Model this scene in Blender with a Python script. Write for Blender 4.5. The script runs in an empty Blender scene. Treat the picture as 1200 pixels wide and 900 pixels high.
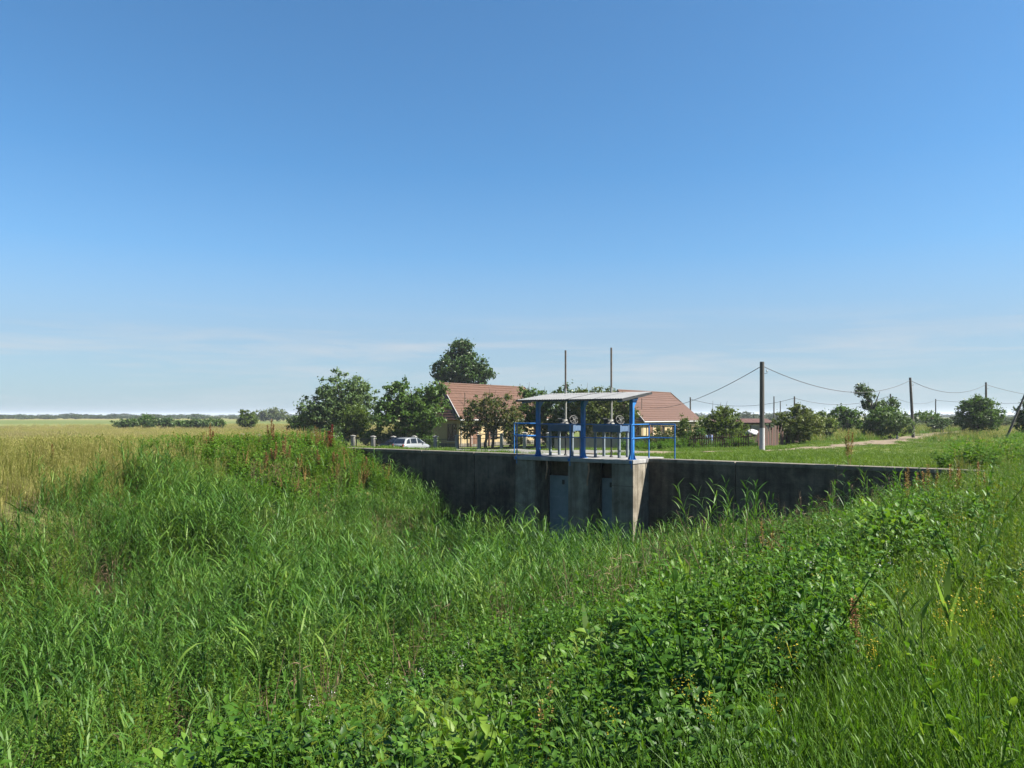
import bpy, math, random
import numpy as np
from mathutils import Vector, Matrix

R = math.radians
random.seed(7)
RNG = np.random.default_rng(11)
scene = bpy.context.scene
C = scene.collection

# ------------------------------------------------------------------ camera, sky, sun, exposure
cam_d = bpy.data.cameras.new('camera')
cam = bpy.data.objects.new('camera', cam_d)
C.objects.link(cam)
cam.location = (0, 0, 0)
cam.rotation_euler = (R(90), 0, 0)
cam_d.sensor_width = 36.0
cam_d.lens = 27.0                  # 900 px focal length on a 1200 px wide frame
cam_d.shift_y = 0.03               # horizon a little under the middle
cam_d.clip_start = 0.05
cam_d.clip_end = 20000
scene.camera = cam

SUN_EL, SUN_AZ = R(45), R(102)      # azimuth clockwise from +Y
sun_dir = Vector((math.sin(SUN_AZ) * math.cos(SUN_EL), math.cos(SUN_AZ) * math.cos(SUN_EL), math.sin(SUN_EL)))
world = bpy.data.worlds.new('World')
scene.world = world
world.use_nodes = True
wn, wl = world.node_tree.nodes, world.node_tree.links
wn.clear()
w_out = wn.new('ShaderNodeOutputWorld')
w_bg = wn.new('ShaderNodeBackground')
w_sky = wn.new('ShaderNodeTexSky')
w_sky.sky_type = 'NISHITA'
w_sky.sun_disc = False
w_sky.sun_elevation = SUN_EL
w_sky.sun_rotation = SUN_AZ
w_sky.altitude = 0
w_sky.air_density = 1.0
w_sky.dust_density = 0.65
w_sky.ozone_density = 10.0
w_bg.inputs['Strength'].default_value = 0.055
# thin cirrus low over the plain, all the way round
w_tc = wn.new('ShaderNodeTexCoord')
w_map = wn.new('ShaderNodeMapping')
w_map.inputs['Scale'].default_value = (2.2, 2.2, 26.0)
w_map.inputs['Rotation'].default_value = (R(3.0), R(-2.2), R(20))
w_noise = wn.new('ShaderNodeTexNoise')
w_noise.inputs['Scale'].default_value = 1.6
w_noise.inputs['Detail'].default_value = 7
w_noise.inputs['Roughness'].default_value = 0.62
w_noise.inputs['Distortion'].default_value = 0.4
w_ramp = wn.new('ShaderNodeValToRGB')
w_ramp.color_ramp.elements[0].position = 0.46
w_ramp.color_ramp.elements[1].position = 0.74
w_sep = wn.new('ShaderNodeSeparateXYZ')
w_band = wn.new('ShaderNodeValToRGB')
cr = w_band.color_ramp
cr.elements[0].position, cr.elements[0].color = 0.0, (0.9, 0.9, 0.9, 1)
cr.elements[1].position, cr.elements[1].color = 0.30, (0, 0, 0, 1)
e = cr.elements.new(0.10); e.color = (0.85, 0.85, 0.85, 1)
e = cr.elements.new(0.20); e.color = (0.18, 0.18, 0.18, 1)
w_veil = wn.new('ShaderNodeMath'); w_veil.operation = 'MULTIPLY'; w_veil.inputs[1].default_value = 0.72
w_mul = wn.new('ShaderNodeMath'); w_mul.operation = 'MULTIPLY'
w_band2 = ramp_node_w = wn.new('ShaderNodeValToRGB')
cr = w_band2.color_ramp
cr.elements[0].position, cr.elements[0].color = 0.0, (0.3, 0.3, 0.3, 1)
cr.elements[1].position, cr.elements[1].color = 0.135, (0, 0, 0, 1)
e = cr.elements.new(0.075); e.color = (1, 1, 1, 1)
w_mul2 = wn.new('ShaderNodeMath'); w_mul2.operation = 'MULTIPLY'; w_mul2.inputs[1].default_value = 0.9
w_mix0 = wn.new('ShaderNodeMixRGB')
w_mix0.inputs['Color2'].default_value = (2.3, 2.72, 3.35, 1)
w_mix = wn.new('ShaderNodeMixRGB')
w_mix.inputs['Color2'].default_value = (3.5, 3.75, 4.0, 1)
w_tint = wn.new('ShaderNodeMixRGB'); w_tint.blend_type = 'MULTIPLY'; w_tint.inputs['Fac'].default_value = 1.0
w_tint.inputs['Color2'].default_value = (0.80, 1.0, 0.94, 1)
wl.new(w_tc.outputs['Generated'], w_map.inputs['Vector'])
wl.new(w_map.outputs['Vector'], w_noise.inputs['Vector'])
wl.new(w_noise.outputs['Fac'], w_ramp.inputs['Fac'])
wl.new(w_tc.outputs['Generated'], w_sep.inputs['Vector'])
wl.new(w_sep.outputs['Z'], w_band.inputs['Fac'])
wl.new(w_band.outputs['Color'], w_veil.inputs[0])
wl.new(w_veil.outputs['Value'], w_mix0.inputs['Fac'])
wl.new(w_ramp.outputs['Color'], w_mul.inputs[0])
wl.new(w_sep.outputs['Z'], w_band2.inputs['Fac'])
wl.new(w_band2.outputs['Color'], w_mul.inputs[1])
wl.new(w_mul.outputs['Value'], w_mul2.inputs[0])
wl.new(w_mul2.outputs['Value'], w_mix.inputs['Fac'])
wl.new(w_sky.outputs['Color'], w_tint.inputs['Color1'])
wl.new(w_tint.outputs['Color'], w_mix0.inputs['Color1'])
wl.new(w_mix0.outputs['Color'], w_mix.inputs['Color1'])
wl.new(w_mix.outputs['Color'], w_bg.inputs['Color'])
wl.new(w_bg.outputs['Background'], w_out.inputs['Surface'])

sun_d = bpy.data.lights.new('sun', 'SUN')
sun_d.energy = 5.0
sun_d.angle = R(0.53)
sun_d.color = (1.0, 0.95, 0.86)
sun = bpy.data.objects.new('sun', sun_d)
C.objects.link(sun)
sun.rotation_euler = (-sun_dir).to_track_quat('-Z', 'Y').to_euler()

vs = scene.view_settings
vs.view_transform = 'Standard'
vs.look = 'None'
vs.gamma = 1.0
vs.exposure = 1.77
vs.use_curve_mapping = False
scene.cycles.use_denoising = True
scene.cycles.denoiser = 'OPENIMAGEDENOISE'
scene.cycles.denoising_input_passes = 'RGB_ALBEDO_NORMAL'
scene.cycles.denoising_prefilter = 'ACCURATE'
scene.cycles.max_bounces = 6
scene.cycles.diffuse_bounces = 3
scene.cycles.glossy_bounces = 2
scene.cycles.transmission_bounces = 3
scene.cycles.transparent_max_bounces = 8
scene.cycles.caustics_reflective = False
scene.cycles.caustics_refractive = False
scene.cycles.sample_clamp_indirect = 3.0
scene.cycles.sample_clamp_direct = 5.0

# ------------------------------------------------------------------ the place: frame of the headwall
TH = R(-35.5)
UX, UY = math.cos(TH), math.sin(TH)
PX, PY = 2.5, 29.86                # a point of the headwall; s runs along the wall to the right, b runs behind it
F, CX, HY = 900.0, 600.0, 486.0    # photograph: focal length, centre, horizon

def sb(x, y):
    dx, dy = x - PX, y - PY
    return dx * UX + dy * UY, -dx * UY + dy * UX
def W(s, b):
    return PX + s * UX - b * UY, PY + s * UY + b * UX
def sstep(a, b, x):
    t = np.clip((x - a) / (b - a), 0, 1)
    return t * t * (3 - 2 * t)
def bumps(x, y):
    return (np.sin(x * 0.9 + 1.3 * np.sin(y * 0.37)) * np.cos(y * 0.8 + np.sin(x * 0.41)) * 0.6
            + np.sin(x * 2.1 + y * 1.3) * np.sin(y * 2.6 - x * 0.7) * 0.4)
def G_sb(s, b):
    """height of the land; z = 0 is the eye"""
    s = np.asarray(s, float); b = np.asarray(b, float)
    prof = np.interp(s, [-13.5, -12.3, -4.2, -3, 3, 4.2, 13.2, 14.6], [-1.72, -2.0, -5.55, -5.75, -5.75, -5.5, -2.15, -1.72])
    prof = prof - 0.036 * np.clip(-s - 14, 0, 35)
    w = sstep(0, 20, b)
    back = -1.68 - 0.028 * np.clip(b, 0, 25) - 0.036 * np.clip(-s - 14 * (1 - w), 0, 35)
    z = np.where(b > 0.2, back, prof)
    x, y = W(s, b)
    amp = 0.09 * sstep(0.5, 4, np.abs(b - 0.2)) * (1 + 0.6 * sstep(60, 200, np.abs(b)))
    return z + amp * bumps(x, y)
def G(x, y):
    s, b = sb(np.asarray(x, float), np.asarray(y, float))
    return G_sb(s, b)
def gz(x, y):
    return float(G(x, y))
def at(px, d):
    return (px - CX) / F * d, d
def zat(py, d):
    return (HY - py) / F * d
def hit(px, py, h=0.0, d0=1.5, d1=400):
    """first point along a sight line that comes down to h above the land"""
    d = d0
    while d < d1:
        x, y = at(px, d)
        if zat(py, d) <= gz(x, y) + h:
            return x, y
        d *= 1.004
    return at(px, d1)

# ------------------------------------------------------------------ materials
MATS = {}
KL, KS_ = 0.575, 0.65         # foliage and other surfaces: real base colours under this exposure
def sc3(c, k):
    return tuple(v * k for v in c)
def nodes_of(name):
    m = bpy.data.materials.new(name)
    m.use_nodes = True
    n, l = m.node_tree.nodes, m.node_tree.links
    n.clear()
    out = n.new('ShaderNodeOutputMaterial')
    MATS[name] = m
    return m, n, l, out

def ramp_node(n, stops):
    r = n.new('ShaderNodeValToRGB')
    e = r.color_ramp.elements
    while len(e) < len(stops):
        e.new(0.5)
    for el, (p, c) in zip(e, stops):
        el.position = p
        el.color = (*c, 1)
    return r

def solid(name, c1, c2=None, scale=3.0, rough=0.7, metal=0.0, bump=0.0, bscale=20.0, stretch=(1, 1, 1), spec=0.4, coord='Object', detail=6, lo=0.3, hi=0.7):
    m, n, l, out = nodes_of(name)
    p = n.new('ShaderNodeBsdfPrincipled')
    p.inputs['Roughness'].default_value = rough
    p.inputs['Metallic'].default_value = metal
    p.inputs['Specular IOR Level'].default_value = spec
    tc = n.new('ShaderNodeTexCoord')
    mp = n.new('ShaderNodeMapping')
    mp.inputs['Scale'].default_value = stretch
    l.new(tc.outputs[coord], mp.inputs['Vector'])
    nz = n.new('ShaderNodeTexNoise')
    nz.inputs['Scale'].default_value = scale
    nz.inputs['Detail'].default_value = detail
    nz.inputs['Roughness'].default_value = 0.65
    l.new(mp.outputs['Vector'], nz.inputs['Vector'])
    rp = ramp_node(n, [(lo, sc3(c1, KS_)), (hi, sc3(c2 or c1, KS_))])
    l.new(nz.outputs['Fac'], rp.inputs['Fac'])
    l.new(rp.outputs['Color'], p.inputs['Base Color'])
    if bump:
        nb = n.new('ShaderNodeTexNoise')
        nb.inputs['Scale'].default_value = bscale
        nb.inputs['Detail'].default_value = 5
        l.new(mp.outputs['Vector'], nb.inputs['Vector'])
        bp = n.new('ShaderNodeBump')
        bp.inputs['Strength'].default_value = bump
        bp.inputs['Distance'].default_value = 0.03
        l.new(nb.outputs['Fac'], bp.inputs['Height'])
        l.new(bp.outputs['Normal'], p.inputs['Normal'])
    l.new(p.outputs['BSDF'], out.inputs['Surface'])
    return m

def leaf(name, cols, trans=0.3, rough=0.45, nscale=0.35, island=0.45, spec=0.15, tmul=(1.5, 1.5, 0.7)):
    """foliage: colour varies by leaf, by plant and over the land; light comes through the blades"""
    m, n, l, out = nodes_of(name)
    geo = n.new('ShaderNodeNewGeometry')
    oi = n.new('ShaderNodeObjectInfo')
    nz = n.new('ShaderNodeTexNoise')
    nz.inputs['Scale'].default_value = nscale
    nz.inputs['Detail'].default_value = 3
    l.new(geo.outputs['Position'], nz.inputs['Vector'])
    a = n.new('ShaderNodeMath'); a.operation = 'MULTIPLY'; a.inputs[1].default_value = island
    l.new(geo.outputs['Random Per Island'], a.inputs[0])
    b = n.new('ShaderNodeMath'); b.operation = 'MULTIPLY_ADD'; b.inputs[1].default_value = 0.25
    l.new(oi.outputs['Random'], b.inputs[0]); l.new(a.outputs[0], b.inputs[2])
    c = n.new('ShaderNodeMath'); c.operation = 'MULTIPLY_ADD'; c.inputs[1].default_value = 0.9
    l.new(nz.outputs['Fac'], c.inputs[0]); l.new(b.outputs[0], c.inputs[2])
    d = n.new('ShaderNodeMath'); d.operation = 'SUBTRACT'; d.inputs[1].default_value = 0.27
    l.new(c.outputs[0], d.inputs[0])
    k = len(cols)
    rp = ramp_node(n, [(0.12 + 0.76 * i / max(1, k - 1), sc3(col, KL)) for i, col in enumerate(cols)])
    l.new(d.outputs[0], rp.inputs['Fac'])
    p = n.new('ShaderNodeBsdfPrincipled')
    p.inputs['Roughness'].default_value = rough
    p.inputs['Specular IOR Level'].default_value = spec
    l.new(rp.outputs['Color'], p.inputs['Base Color'])
    tr = n.new('ShaderNodeBsdfTranslucent')
    mu = n.new('ShaderNodeMixRGB'); mu.blend_type = 'MULTIPLY'; mu.inputs['Fac'].default_value = 1
    mu.inputs['Color2'].default_value = (*tmul, 1)
    l.new(rp.outputs['Color'], mu.inputs['Color1'])
    l.new(mu.outputs['Color'], tr.inputs['Color'])
    mx = n.new('ShaderNodeMixShader'); mx.inputs['Fac'].default_value = trans
    l.new(p.outputs['BSDF'], mx.inputs[1]); l.new(tr.outputs['BSDF'], mx.inputs[2])
    l.new(mx.outputs['Shader'], out.inputs['Surface'])
    return m

def concrete(name, c_lo, c_hi, streak=(0.25, 0.22, 0.18), samount=0.6):
    """board-marked concrete with vertical run-off stains"""
    m, n, l, out = nodes_of(name)
    p = n.new('ShaderNodeBsdfPrincipled'); p.inputs['Roughness'].default_value = 0.88
    p.inputs['Specular IOR Level'].default_value = 0.2
    tc = n.new('ShaderNodeTexCoord')
    n1 = n.new('ShaderNodeTexNoise'); n1.inputs['Scale'].default_value = 1.7; n1.inputs['Detail'].default_value = 9; n1.inputs['Roughness'].default_value = 0.7
    l.new(tc.outputs['Object'], n1.inputs['Vector'])
    c_lo, c_hi = sc3(c_lo, KS_), sc3(c_hi, KS_)
    r1 = ramp_node(n, [(0.3, c_lo), (0.72, c_hi)])
    l.new(n1.outputs['Fac'], r1.inputs['Fac'])
    mp = n.new('ShaderNodeMapping'); mp.inputs['Scale'].default_value = (3.2, 3.2, 0.16)
    l.new(tc.outputs['Object'], mp.inputs['Vector'])
    n2 = n.new('ShaderNodeTexNoise'); n2.inputs['Scale'].default_value = 1.6; n2.inputs['Detail'].default_value = 6; n2.inputs['Roughness'].default_value = 0.6
    l.new(mp.outputs['Vector'], n2.inputs['Vector'])
    r2 = ramp_node(n, [(0.42, (0, 0, 0)), (0.66, (1, 1, 1))])
    l.new(n2.outputs['Fac'], r2.inputs['Fac'])
    sm = n.new('ShaderNodeMath'); sm.operation = 'MULTIPLY'; sm.inputs[1].default_value = samount
    l.new(r2.outputs['Color'], sm.inputs[0])
    mx = n.new('ShaderNodeMixRGB'); mx.blend_type = 'MULTIPLY'; mx.inputs['Color2'].default_value = (*streak, 1)
    l.new(sm.outputs[0], mx.inputs['Fac']); l.new(r1.outputs['Color'], mx.inputs['Color1'])
    l.new(mx.outputs['Color'], p.inputs['Base Color'])
    n3 = n.new('ShaderNodeTexNoise'); n3.inputs['Scale'].default_value = 24; n3.inputs['Detail'].default_value = 6
    l.new(tc.outputs['Object'], n3.inputs['Vector'])
    bp = n.new('ShaderNodeBump'); bp.inputs['Strength'].default_value = 0.5; bp.inputs['Distance'].default_value = 0.02
    l.new(n3.outputs['Fac'], bp.inputs['Height'])
    # shutter boards: shallow steps every 16 cm, and pale lime bloom in patches
    wv = n.new('ShaderNodeTexWave'); wv.wave_type = 'BANDS'; wv.bands_direction = 'Z'; wv.wave_profile = 'SAW'
    wv.inputs['Scale'].default_value = 1.0; wv.inputs['Distortion'].default_value = 0.35; wv.inputs['Detail'].default_value = 2
    l.new(tc.outputs['Object'], wv.inputs['Vector'])
    bp2 = n.new('ShaderNodeBump'); bp2.inputs['Strength'].default_value = 0.35; bp2.inputs['Distance'].default_value = 0.02
    l.new(wv.outputs['Fac'], bp2.inputs['Height']); l.new(bp.outputs['Normal'], bp2.inputs['Normal']); l.new(bp2.outputs['Normal'], p.inputs['Normal'])
    n4 = n.new('ShaderNodeTexNoise'); n4.inputs['Scale'].default_value = 0.55; n4.inputs['Detail'].default_value = 8; n4.inputs['Roughness'].default_value = 0.75
    l.new(tc.outputs['Object'], n4.inputs['Vector'])
    r4 = ramp_node(n, [(0.52, (0, 0, 0)), (0.75, (0.75, 0.75, 0.75))]); l.new(n4.outputs['Fac'], r4.inputs['Fac'])
    mx2 = n.new('ShaderNodeMixRGB'); mx2.inputs['Color2'].default_value = (c_hi[0] * 1.5, c_hi[1] * 1.5, c_hi[2] * 1.5, 1)
    l.new(r4.outputs['Color'], mx2.inputs['Fac']); l.new(mx.outputs['Color'], mx2.inputs['Color1']); l.new(mx2.outputs['Color'], p.inputs['Base Color'])
    l.new(p.outputs['BSDF'], out.inputs['Surface'])
    return m

def ground_mat():
    m, n, l, out = nodes_of('land')
    p = n.new('ShaderNodeBsdfPrincipled'); p.inputs['Roughness'].default_value = 0.95
    p.inputs['Specular IOR Level'].default_value = 0.1
    geo = n.new('ShaderNodeNewGeometry')
    # far fields: long strips of different crops
    mp = n.new('ShaderNodeMapping'); mp.inputs['Scale'].default_value = (0.0016, 0.0085, 0); mp.inputs['Rotation'].default_value = (0, 0, R(8))
    l.new(geo.outputs['Position'], mp.inputs['Vector'])
    vo = n.new('ShaderNodeTexVoronoi'); vo.inputs['Scale'].default_value = 1.0
    l.new(mp.outputs['Vector'], vo.inputs['Vector'])
    sepc = n.new('ShaderNodeSeparateColor'); l.new(vo.outputs['Color'], sepc.inputs['Color'])
    rf = ramp_node(n, [(a_, sc3(c_, KS_)) for a_, c_ in [(0.0, (0.10, 0.145, 0.035)), (0.3, (0.17, 0.19, 0.055)), (0.55, (0.33, 0.265, 0.10)), (0.75, (0.12, 0.16, 0.05)), (1.0, (0.27, 0.27, 0.09))]])
    l.new(sepc.outputs['Red'], rf.inputs['Fac'])
    # rough meadow
    n1 = n.new('ShaderNodeTexNoise'); n1.inputs['Scale'].default_value = 0.12; n1.inputs['Detail'].default_value = 9; n1.inputs['Roughness'].default_value = 0.7
    l.new(geo.outputs['Position'], n1.inputs['Vector'])
    rm = ramp_node(n, [(a_, sc3(c_, KS_)) for a_, c_ in [(0.3, (0.075, 0.115, 0.024)), (0.5, (0.13, 0.16, 0.04)), (0.68, (0.25, 0.21, 0.085))]])
    l.new(n1.outputs['Fac'], rm.inputs['Fac'])
    # under the plants: earth and thatch
    n2 = n.new('ShaderNodeTexNoise'); n2.inputs['Scale'].default_value = 2.5; n2.inputs['Detail'].default_value = 8
    l.new(geo.outputs['Position'], n2.inputs['Vector'])
    re = ramp_node(n, [(a_, sc3(c_, KS_)) for a_, c_ in [(0.35, (0.035, 0.045, 0.015)), (0.65, (0.085, 0.10, 0.03))]])
    l.new(n2.outputs['Fac'], re.inputs['Fac'])
    ln = n.new('ShaderNodeVectorMath'); ln.operation = 'LENGTH'
    l.new(geo.outputs['Position'], ln.inputs[0])
    f1 = n.new('ShaderNodeMapRange'); f1.inputs['From Min'].default_value = 22; f1.inputs['From Max'].default_value = 36
    l.new(ln.outputs['Value'], f1.inputs['Value'])
    f2 = n.new('ShaderNodeMapRange'); f2.inputs['From Min'].default_value = 150; f2.inputs['From Max'].default_value = 260
    l.new(ln.outputs['Value'], f2.inputs['Value'])
    m1 = n.new('ShaderNodeMixRGB'); l.new(f1.outputs[0], m1.inputs['Fac']); l.new(re.outputs['Color'], m1.inputs['Color1']); l.new(rm.outputs['Color'], m1.inputs['Color2'])
    m2 = n.new('ShaderNodeMixRGB'); l.new(f2.outputs[0], m2.inputs['Fac']); l.new(m1.outputs['Color'], m2.inputs['Color1']); l.new(rf.outputs['Color'], m2.inputs['Color2'])
    l.new(m2.outputs['Color'], p.inputs['Base Color'])
    l.new(p.outputs['BSDF'], out.inputs['Surface'])
    return m

ground_mat()
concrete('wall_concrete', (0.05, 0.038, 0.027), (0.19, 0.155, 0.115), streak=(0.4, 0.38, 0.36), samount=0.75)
concrete('pier_concrete', (0.11, 0.095, 0.068), (0.36, 0.32, 0.255), streak=(0.36, 0.33, 0.27), samount=0.8)
concrete('deck_concrete', (0.22, 0.215, 0.205), (0.38, 0.37, 0.355), samount=0.15)
concrete('cap_concrete', (0.13, 0.115, 0.09), (0.27, 0.24, 0.19), samount=0.5)
concrete('post_concrete', (0.20, 0.195, 0.18), (0.34, 0.33, 0.31), samount=0.3)
def worn_paint(name, c1, c2, chip, amount=0.66):
    c1, c2, chip = sc3(c1, KS_), sc3(c2, KS_), sc3(chip, KS_)
    m, n, l, out = nodes_of(name)
    p_ = n.new('ShaderNodeBsdfPrincipled'); p_.inputs['Specular IOR Level'].default_value = 0.35
    geo = n.new('ShaderNodeNewGeometry')
    a = n.new('ShaderNodeTexNoise'); a.inputs['Scale'].default_value = 2.2; a.inputs['Detail'].default_value = 6
    b = n.new('ShaderNodeTexNoise'); b.inputs['Scale'].default_value = 11; b.inputs['Detail'].default_value = 9; b.inputs['Roughness'].default_value = 0.7
    l.new(geo.outputs['Position'], a.inputs['Vector']); l.new(geo.outputs['Position'], b.inputs['Vector'])
    r1 = ramp_node(n, [(0.3, c1), (0.7, c2)]); l.new(a.outputs['Fac'], r1.inputs['Fac'])
    r2 = ramp_node(n, [(amount - 0.03, (0, 0, 0)), (amount + 0.03, (1, 1, 1))]); l.new(b.outputs['Fac'], r2.inputs['Fac'])
    mx = n.new('ShaderNodeMixRGB'); mx.inputs['Color2'].default_value = (*chip, 1)
    l.new(r2.outputs['Color'], mx.inputs['Fac']); l.new(r1.outputs['Color'], mx.inputs['Color1'])
    l.new(mx.outputs['Color'], p_.inputs['Base Color'])
    r3 = ramp_node(n, [(0.3, (0.35,) * 3), (0.7, (0.62,) * 3)]); l.new(a.outputs['Fac'], r3.inputs['Fac']); l.new(r3.outputs['Color'], p_.inputs['Roughness'])
    l.new(p_.outputs['BSDF'], out.inputs['Surface'])
worn_paint('blue_paint', (0.010, 0.125, 0.40), (0.028, 0.20, 0.54), (0.10, 0.055, 0.035), 0.635)
solid('blue_grey_paint', (0.06, 0.11, 0.20), (0.11, 0.17, 0.27), scale=6, rough=0.5)
solid('pale_paint', (0.12, 0.15, 0.175), (0.22, 0.26, 0.28), scale=7, rough=0.55)
solid('gate_paint', (0.17, 0.235, 0.27), (0.29, 0.36, 0.39), scale=3, rough=0.55, bump=0.1)
solid('galvanised', (0.15, 0.152, 0.155), (0.235, 0.238, 0.24), scale=4, rough=0.75, metal=0.0, bump=0.1)
solid('cast_iron', (0.045, 0.045, 0.043), (0.10, 0.10, 0.095), scale=14, rough=0.6, metal=0.3, bump=0.3)
solid('pale_iron', (0.24, 0.235, 0.22), (0.36, 0.35, 0.33), scale=14, rough=0.6, bump=0.2)
solid('stem_steel', (0.30, 0.30, 0.28), (0.42, 0.41, 0.38), scale=6, rough=0.5, metal=0.3)
solid('stem_dark', (0.09, 0.075, 0.06), (0.17, 0.13, 0.10), scale=8, rough=0.6, metal=0.2)
solid('rust', (0.22, 0.10, 0.05), (0.42, 0.25, 0.15), scale=9, rough=0.85, bump=0.3)  # a colour name only: orange-brown of the curved strips below the deck edge
solid('dark_steel', (0.02, 0.02, 0.022), (0.05, 0.05, 0.05), scale=8, rough=0.5)
solid('roof_tile', (0.085, 0.039, 0.019), (0.14, 0.066, 0.034), scale=2.5, rough=0.55, stretch=(1, 1, 1))
solid('yellow_render', (0.42, 0.31, 0.16), (0.50, 0.385, 0.21), scale=1.5, rough=0.9)
solid('white_trim', (0.48, 0.47, 0.45), (0.58, 0.57, 0.55), scale=3, rough=0.6)
solid('brown_wood', (0.12, 0.055, 0.03), (0.20, 0.10, 0.055), scale=4, rough=0.7, stretch=(1, 1, 0.2))
solid('weathered_wood', (0.045, 0.028, 0.02), (0.105, 0.07, 0.05), scale=5, rough=0.9, stretch=(2, 2, 0.2), bump=0.2)
solid('red_brown_wood', (0.075, 0.03, 0.022), (0.14, 0.062, 0.045), scale=4, rough=0.9, stretch=(2, 2, 0.3))
solid('pole_wood', (0.045, 0.04, 0.034), (0.13, 0.118, 0.10), scale=7, rough=0.9, stretch=(3, 3, 0.12), bump=0.4, bscale=9)
solid('whitewash', (0.36, 0.36, 0.355), (0.52, 0.52, 0.51), scale=6, rough=0.9)
solid('window_glass', (0.012, 0.014, 0.016), (0.03, 0.035, 0.04), scale=2, rough=0.08, spec=0.6)
solid('road_gravel', (0.15, 0.14, 0.125), (0.24, 0.225, 0.20), scale=1.8, rough=0.95, bump=0.4, bscale=30)
solid('track_earth', (0.15, 0.11, 0.065), (0.27, 0.205, 0.13), scale=1.3, rough=0.95, bump=0.4, bscale=16, lo=0.25)
solid('beige_wall', (0.30, 0.245, 0.19), (0.40, 0.335, 0.27), scale=1.2, rough=0.9)
solid('car_paint', (0.32, 0.335, 0.35), (0.35, 0.365, 0.38), scale=2, rough=0.22, metal=0.25, spec=0.6)
solid('car_paint_dark', (0.012, 0.013, 0.016), (0.02, 0.02, 0.024), scale=2, rough=0.2, spec=0.6)
solid('car_glass', (0.012, 0.018, 0.028), (0.025, 0.035, 0.05), scale=2, rough=0.05, spec=0.8)
solid('tail_light', (0.42, 0.02, 0.015), (0.5, 0.03, 0.02), scale=3, rough=0.2)
solid('rubber', (0.015, 0.015, 0.015), (0.03, 0.03, 0.03), scale=9, rough=0.9)
solid('white_tarp', (0.46, 0.46, 0.47), (0.56, 0.56, 0.57), scale=3, rough=0.6)
solid('blue_plastic', (0.10, 0.16, 0.35), (0.16, 0.24, 0.45), scale=3, rough=0.5)
solid('wire', (0.05, 0.05, 0.05), (0.08, 0.08, 0.08), scale=3, rough=0.6)
solid('bark', (0.07, 0.052, 0.038), (0.17, 0.13, 0.10), scale=6, rough=0.95, stretch=(2, 2, 0.4), bump=0.4)
solid('stalk_green', (0.10, 0.15, 0.035), (0.18, 0.22, 0.06), scale=5, rough=0.7)
solid('stalk_brown', (0.20, 0.10, 0.045), (0.30, 0.17, 0.08), scale=5, rough=0.8)

leaf('reed_leaf', [(0.024, 0.078, 0.010), (0.06, 0.155, 0.021), (0.108, 0.23, 0.036), (0.20, 0.31, 0.055)], trans=0.34, rough=0.48, nscale=0.7, spec=0.15)
leaf('tall_reed_leaf', [(0.09, 0.17, 0.035), (0.14, 0.24, 0.055), (0.19, 0.29, 0.08)], trans=0.5, rough=0.45, nscale=0.8, spec=0.25)
leaf('grass_leaf', [(0.045, 0.125, 0.010), (0.085, 0.195, 0.016), (0.13, 0.245, 0.024), (0.20, 0.275, 0.04)], trans=0.38, rough=0.5, nscale=0.4)
leaf('lawn_leaf', [(0.08, 0.16, 0.014), (0.125, 0.22, 0.021), (0.19, 0.265, 0.036)], trans=0.35, rough=0.55, nscale=0.15)
leaf('gold_leaf', [(0.17, 0.23, 0.036), (0.30, 0.32, 0.07), (0.48, 0.43, 0.15), (0.62, 0.54, 0.24)], trans=0.35, rough=0.6, nscale=0.16, tmul=(1.3, 1.25, 0.8))
leaf('straw_leaf', [(0.24, 0.25, 0.07), (0.36, 0.33, 0.12), (0.45, 0.39, 0.17), (0.50, 0.44, 0.21)], trans=0.3, rough=0.6, nscale=0.05, tmul=(1.2, 1.15, 0.85))
leaf('dead_stalk', [(0.13, 0.085, 0.05), (0.24, 0.17, 0.10), (0.36, 0.27, 0.16)], trans=0.2, rough=0.7, nscale=0.6, tmul=(1.1, 1.0, 0.85))
leaf('weed_leaf', [(0.034, 0.10, 0.010), (0.07, 0.175, 0.016), (0.115, 0.25, 0.025), (0.20, 0.32, 0.04)], trans=0.36, rough=0.48, nscale=0.9, spec=0.2)
leaf('mound_leaf', [(0.06, 0.15, 0.011), (0.10, 0.215, 0.017), (0.15, 0.265, 0.026)], trans=0.38, rough=0.5, nscale=0.5)
leaf('dark_weed_leaf', [(0.018, 0.058, 0.008), (0.042, 0.112, 0.014), (0.085, 0.195, 0.024), (0.16, 0.25, 0.045)], trans=0.32, rough=0.48, nscale=1.0, spec=0.2)
leaf('fine_leaf', [(0.08, 0.15, 0.014), (0.13, 0.21, 0.022), (0.21, 0.26, 0.038)], trans=0.38, rough=0.5, nscale=0.6)
leaf('yellow_flower', [(0.45, 0.36, 0.03), (0.62, 0.50, 0.04)], trans=0.25, rough=0.6, tmul=(1.1, 1.0, 0.6))
leaf('white_flower', [(0.60, 0.60, 0.50), (0.75, 0.75, 0.68)], trans=0.2, rough=0.6, tmul=(1, 1, 1))
leaf('dock_seed', [(0.24, 0.11, 0.045), (0.36, 0.19, 0.08), (0.46, 0.28, 0.13)], trans=0.15, rough=0.8, tmul=(1.2, 1.0, 0.8))
leaf('dock_seed_red', [(0.16, 0.018, 0.018), (0.30, 0.04, 0.035), (0.42, 0.10, 0.08)], trans=0.2, rough=0.7, tmul=(1.2, 1.0, 0.8))
leaf('dock_seed_gold', [(0.26, 0.165, 0.045), (0.38, 0.26, 0.08), (0.46, 0.34, 0.12)], trans=0.15, rough=0.8, tmul=(1.2, 1.0, 0.8))
leaf('tree_mid', [(0.045, 0.10, 0.018), (0.092, 0.175, 0.033), (0.155, 0.25, 0.056)], trans=0.30, rough=0.45, nscale=0.7)
leaf('tree_dark', [(0.032, 0.072, 0.016), (0.066, 0.125, 0.029), (0.115, 0.18, 0.048)], trans=0.26, rough=0.42, nscale=0.7, spec=0.25)
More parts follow.
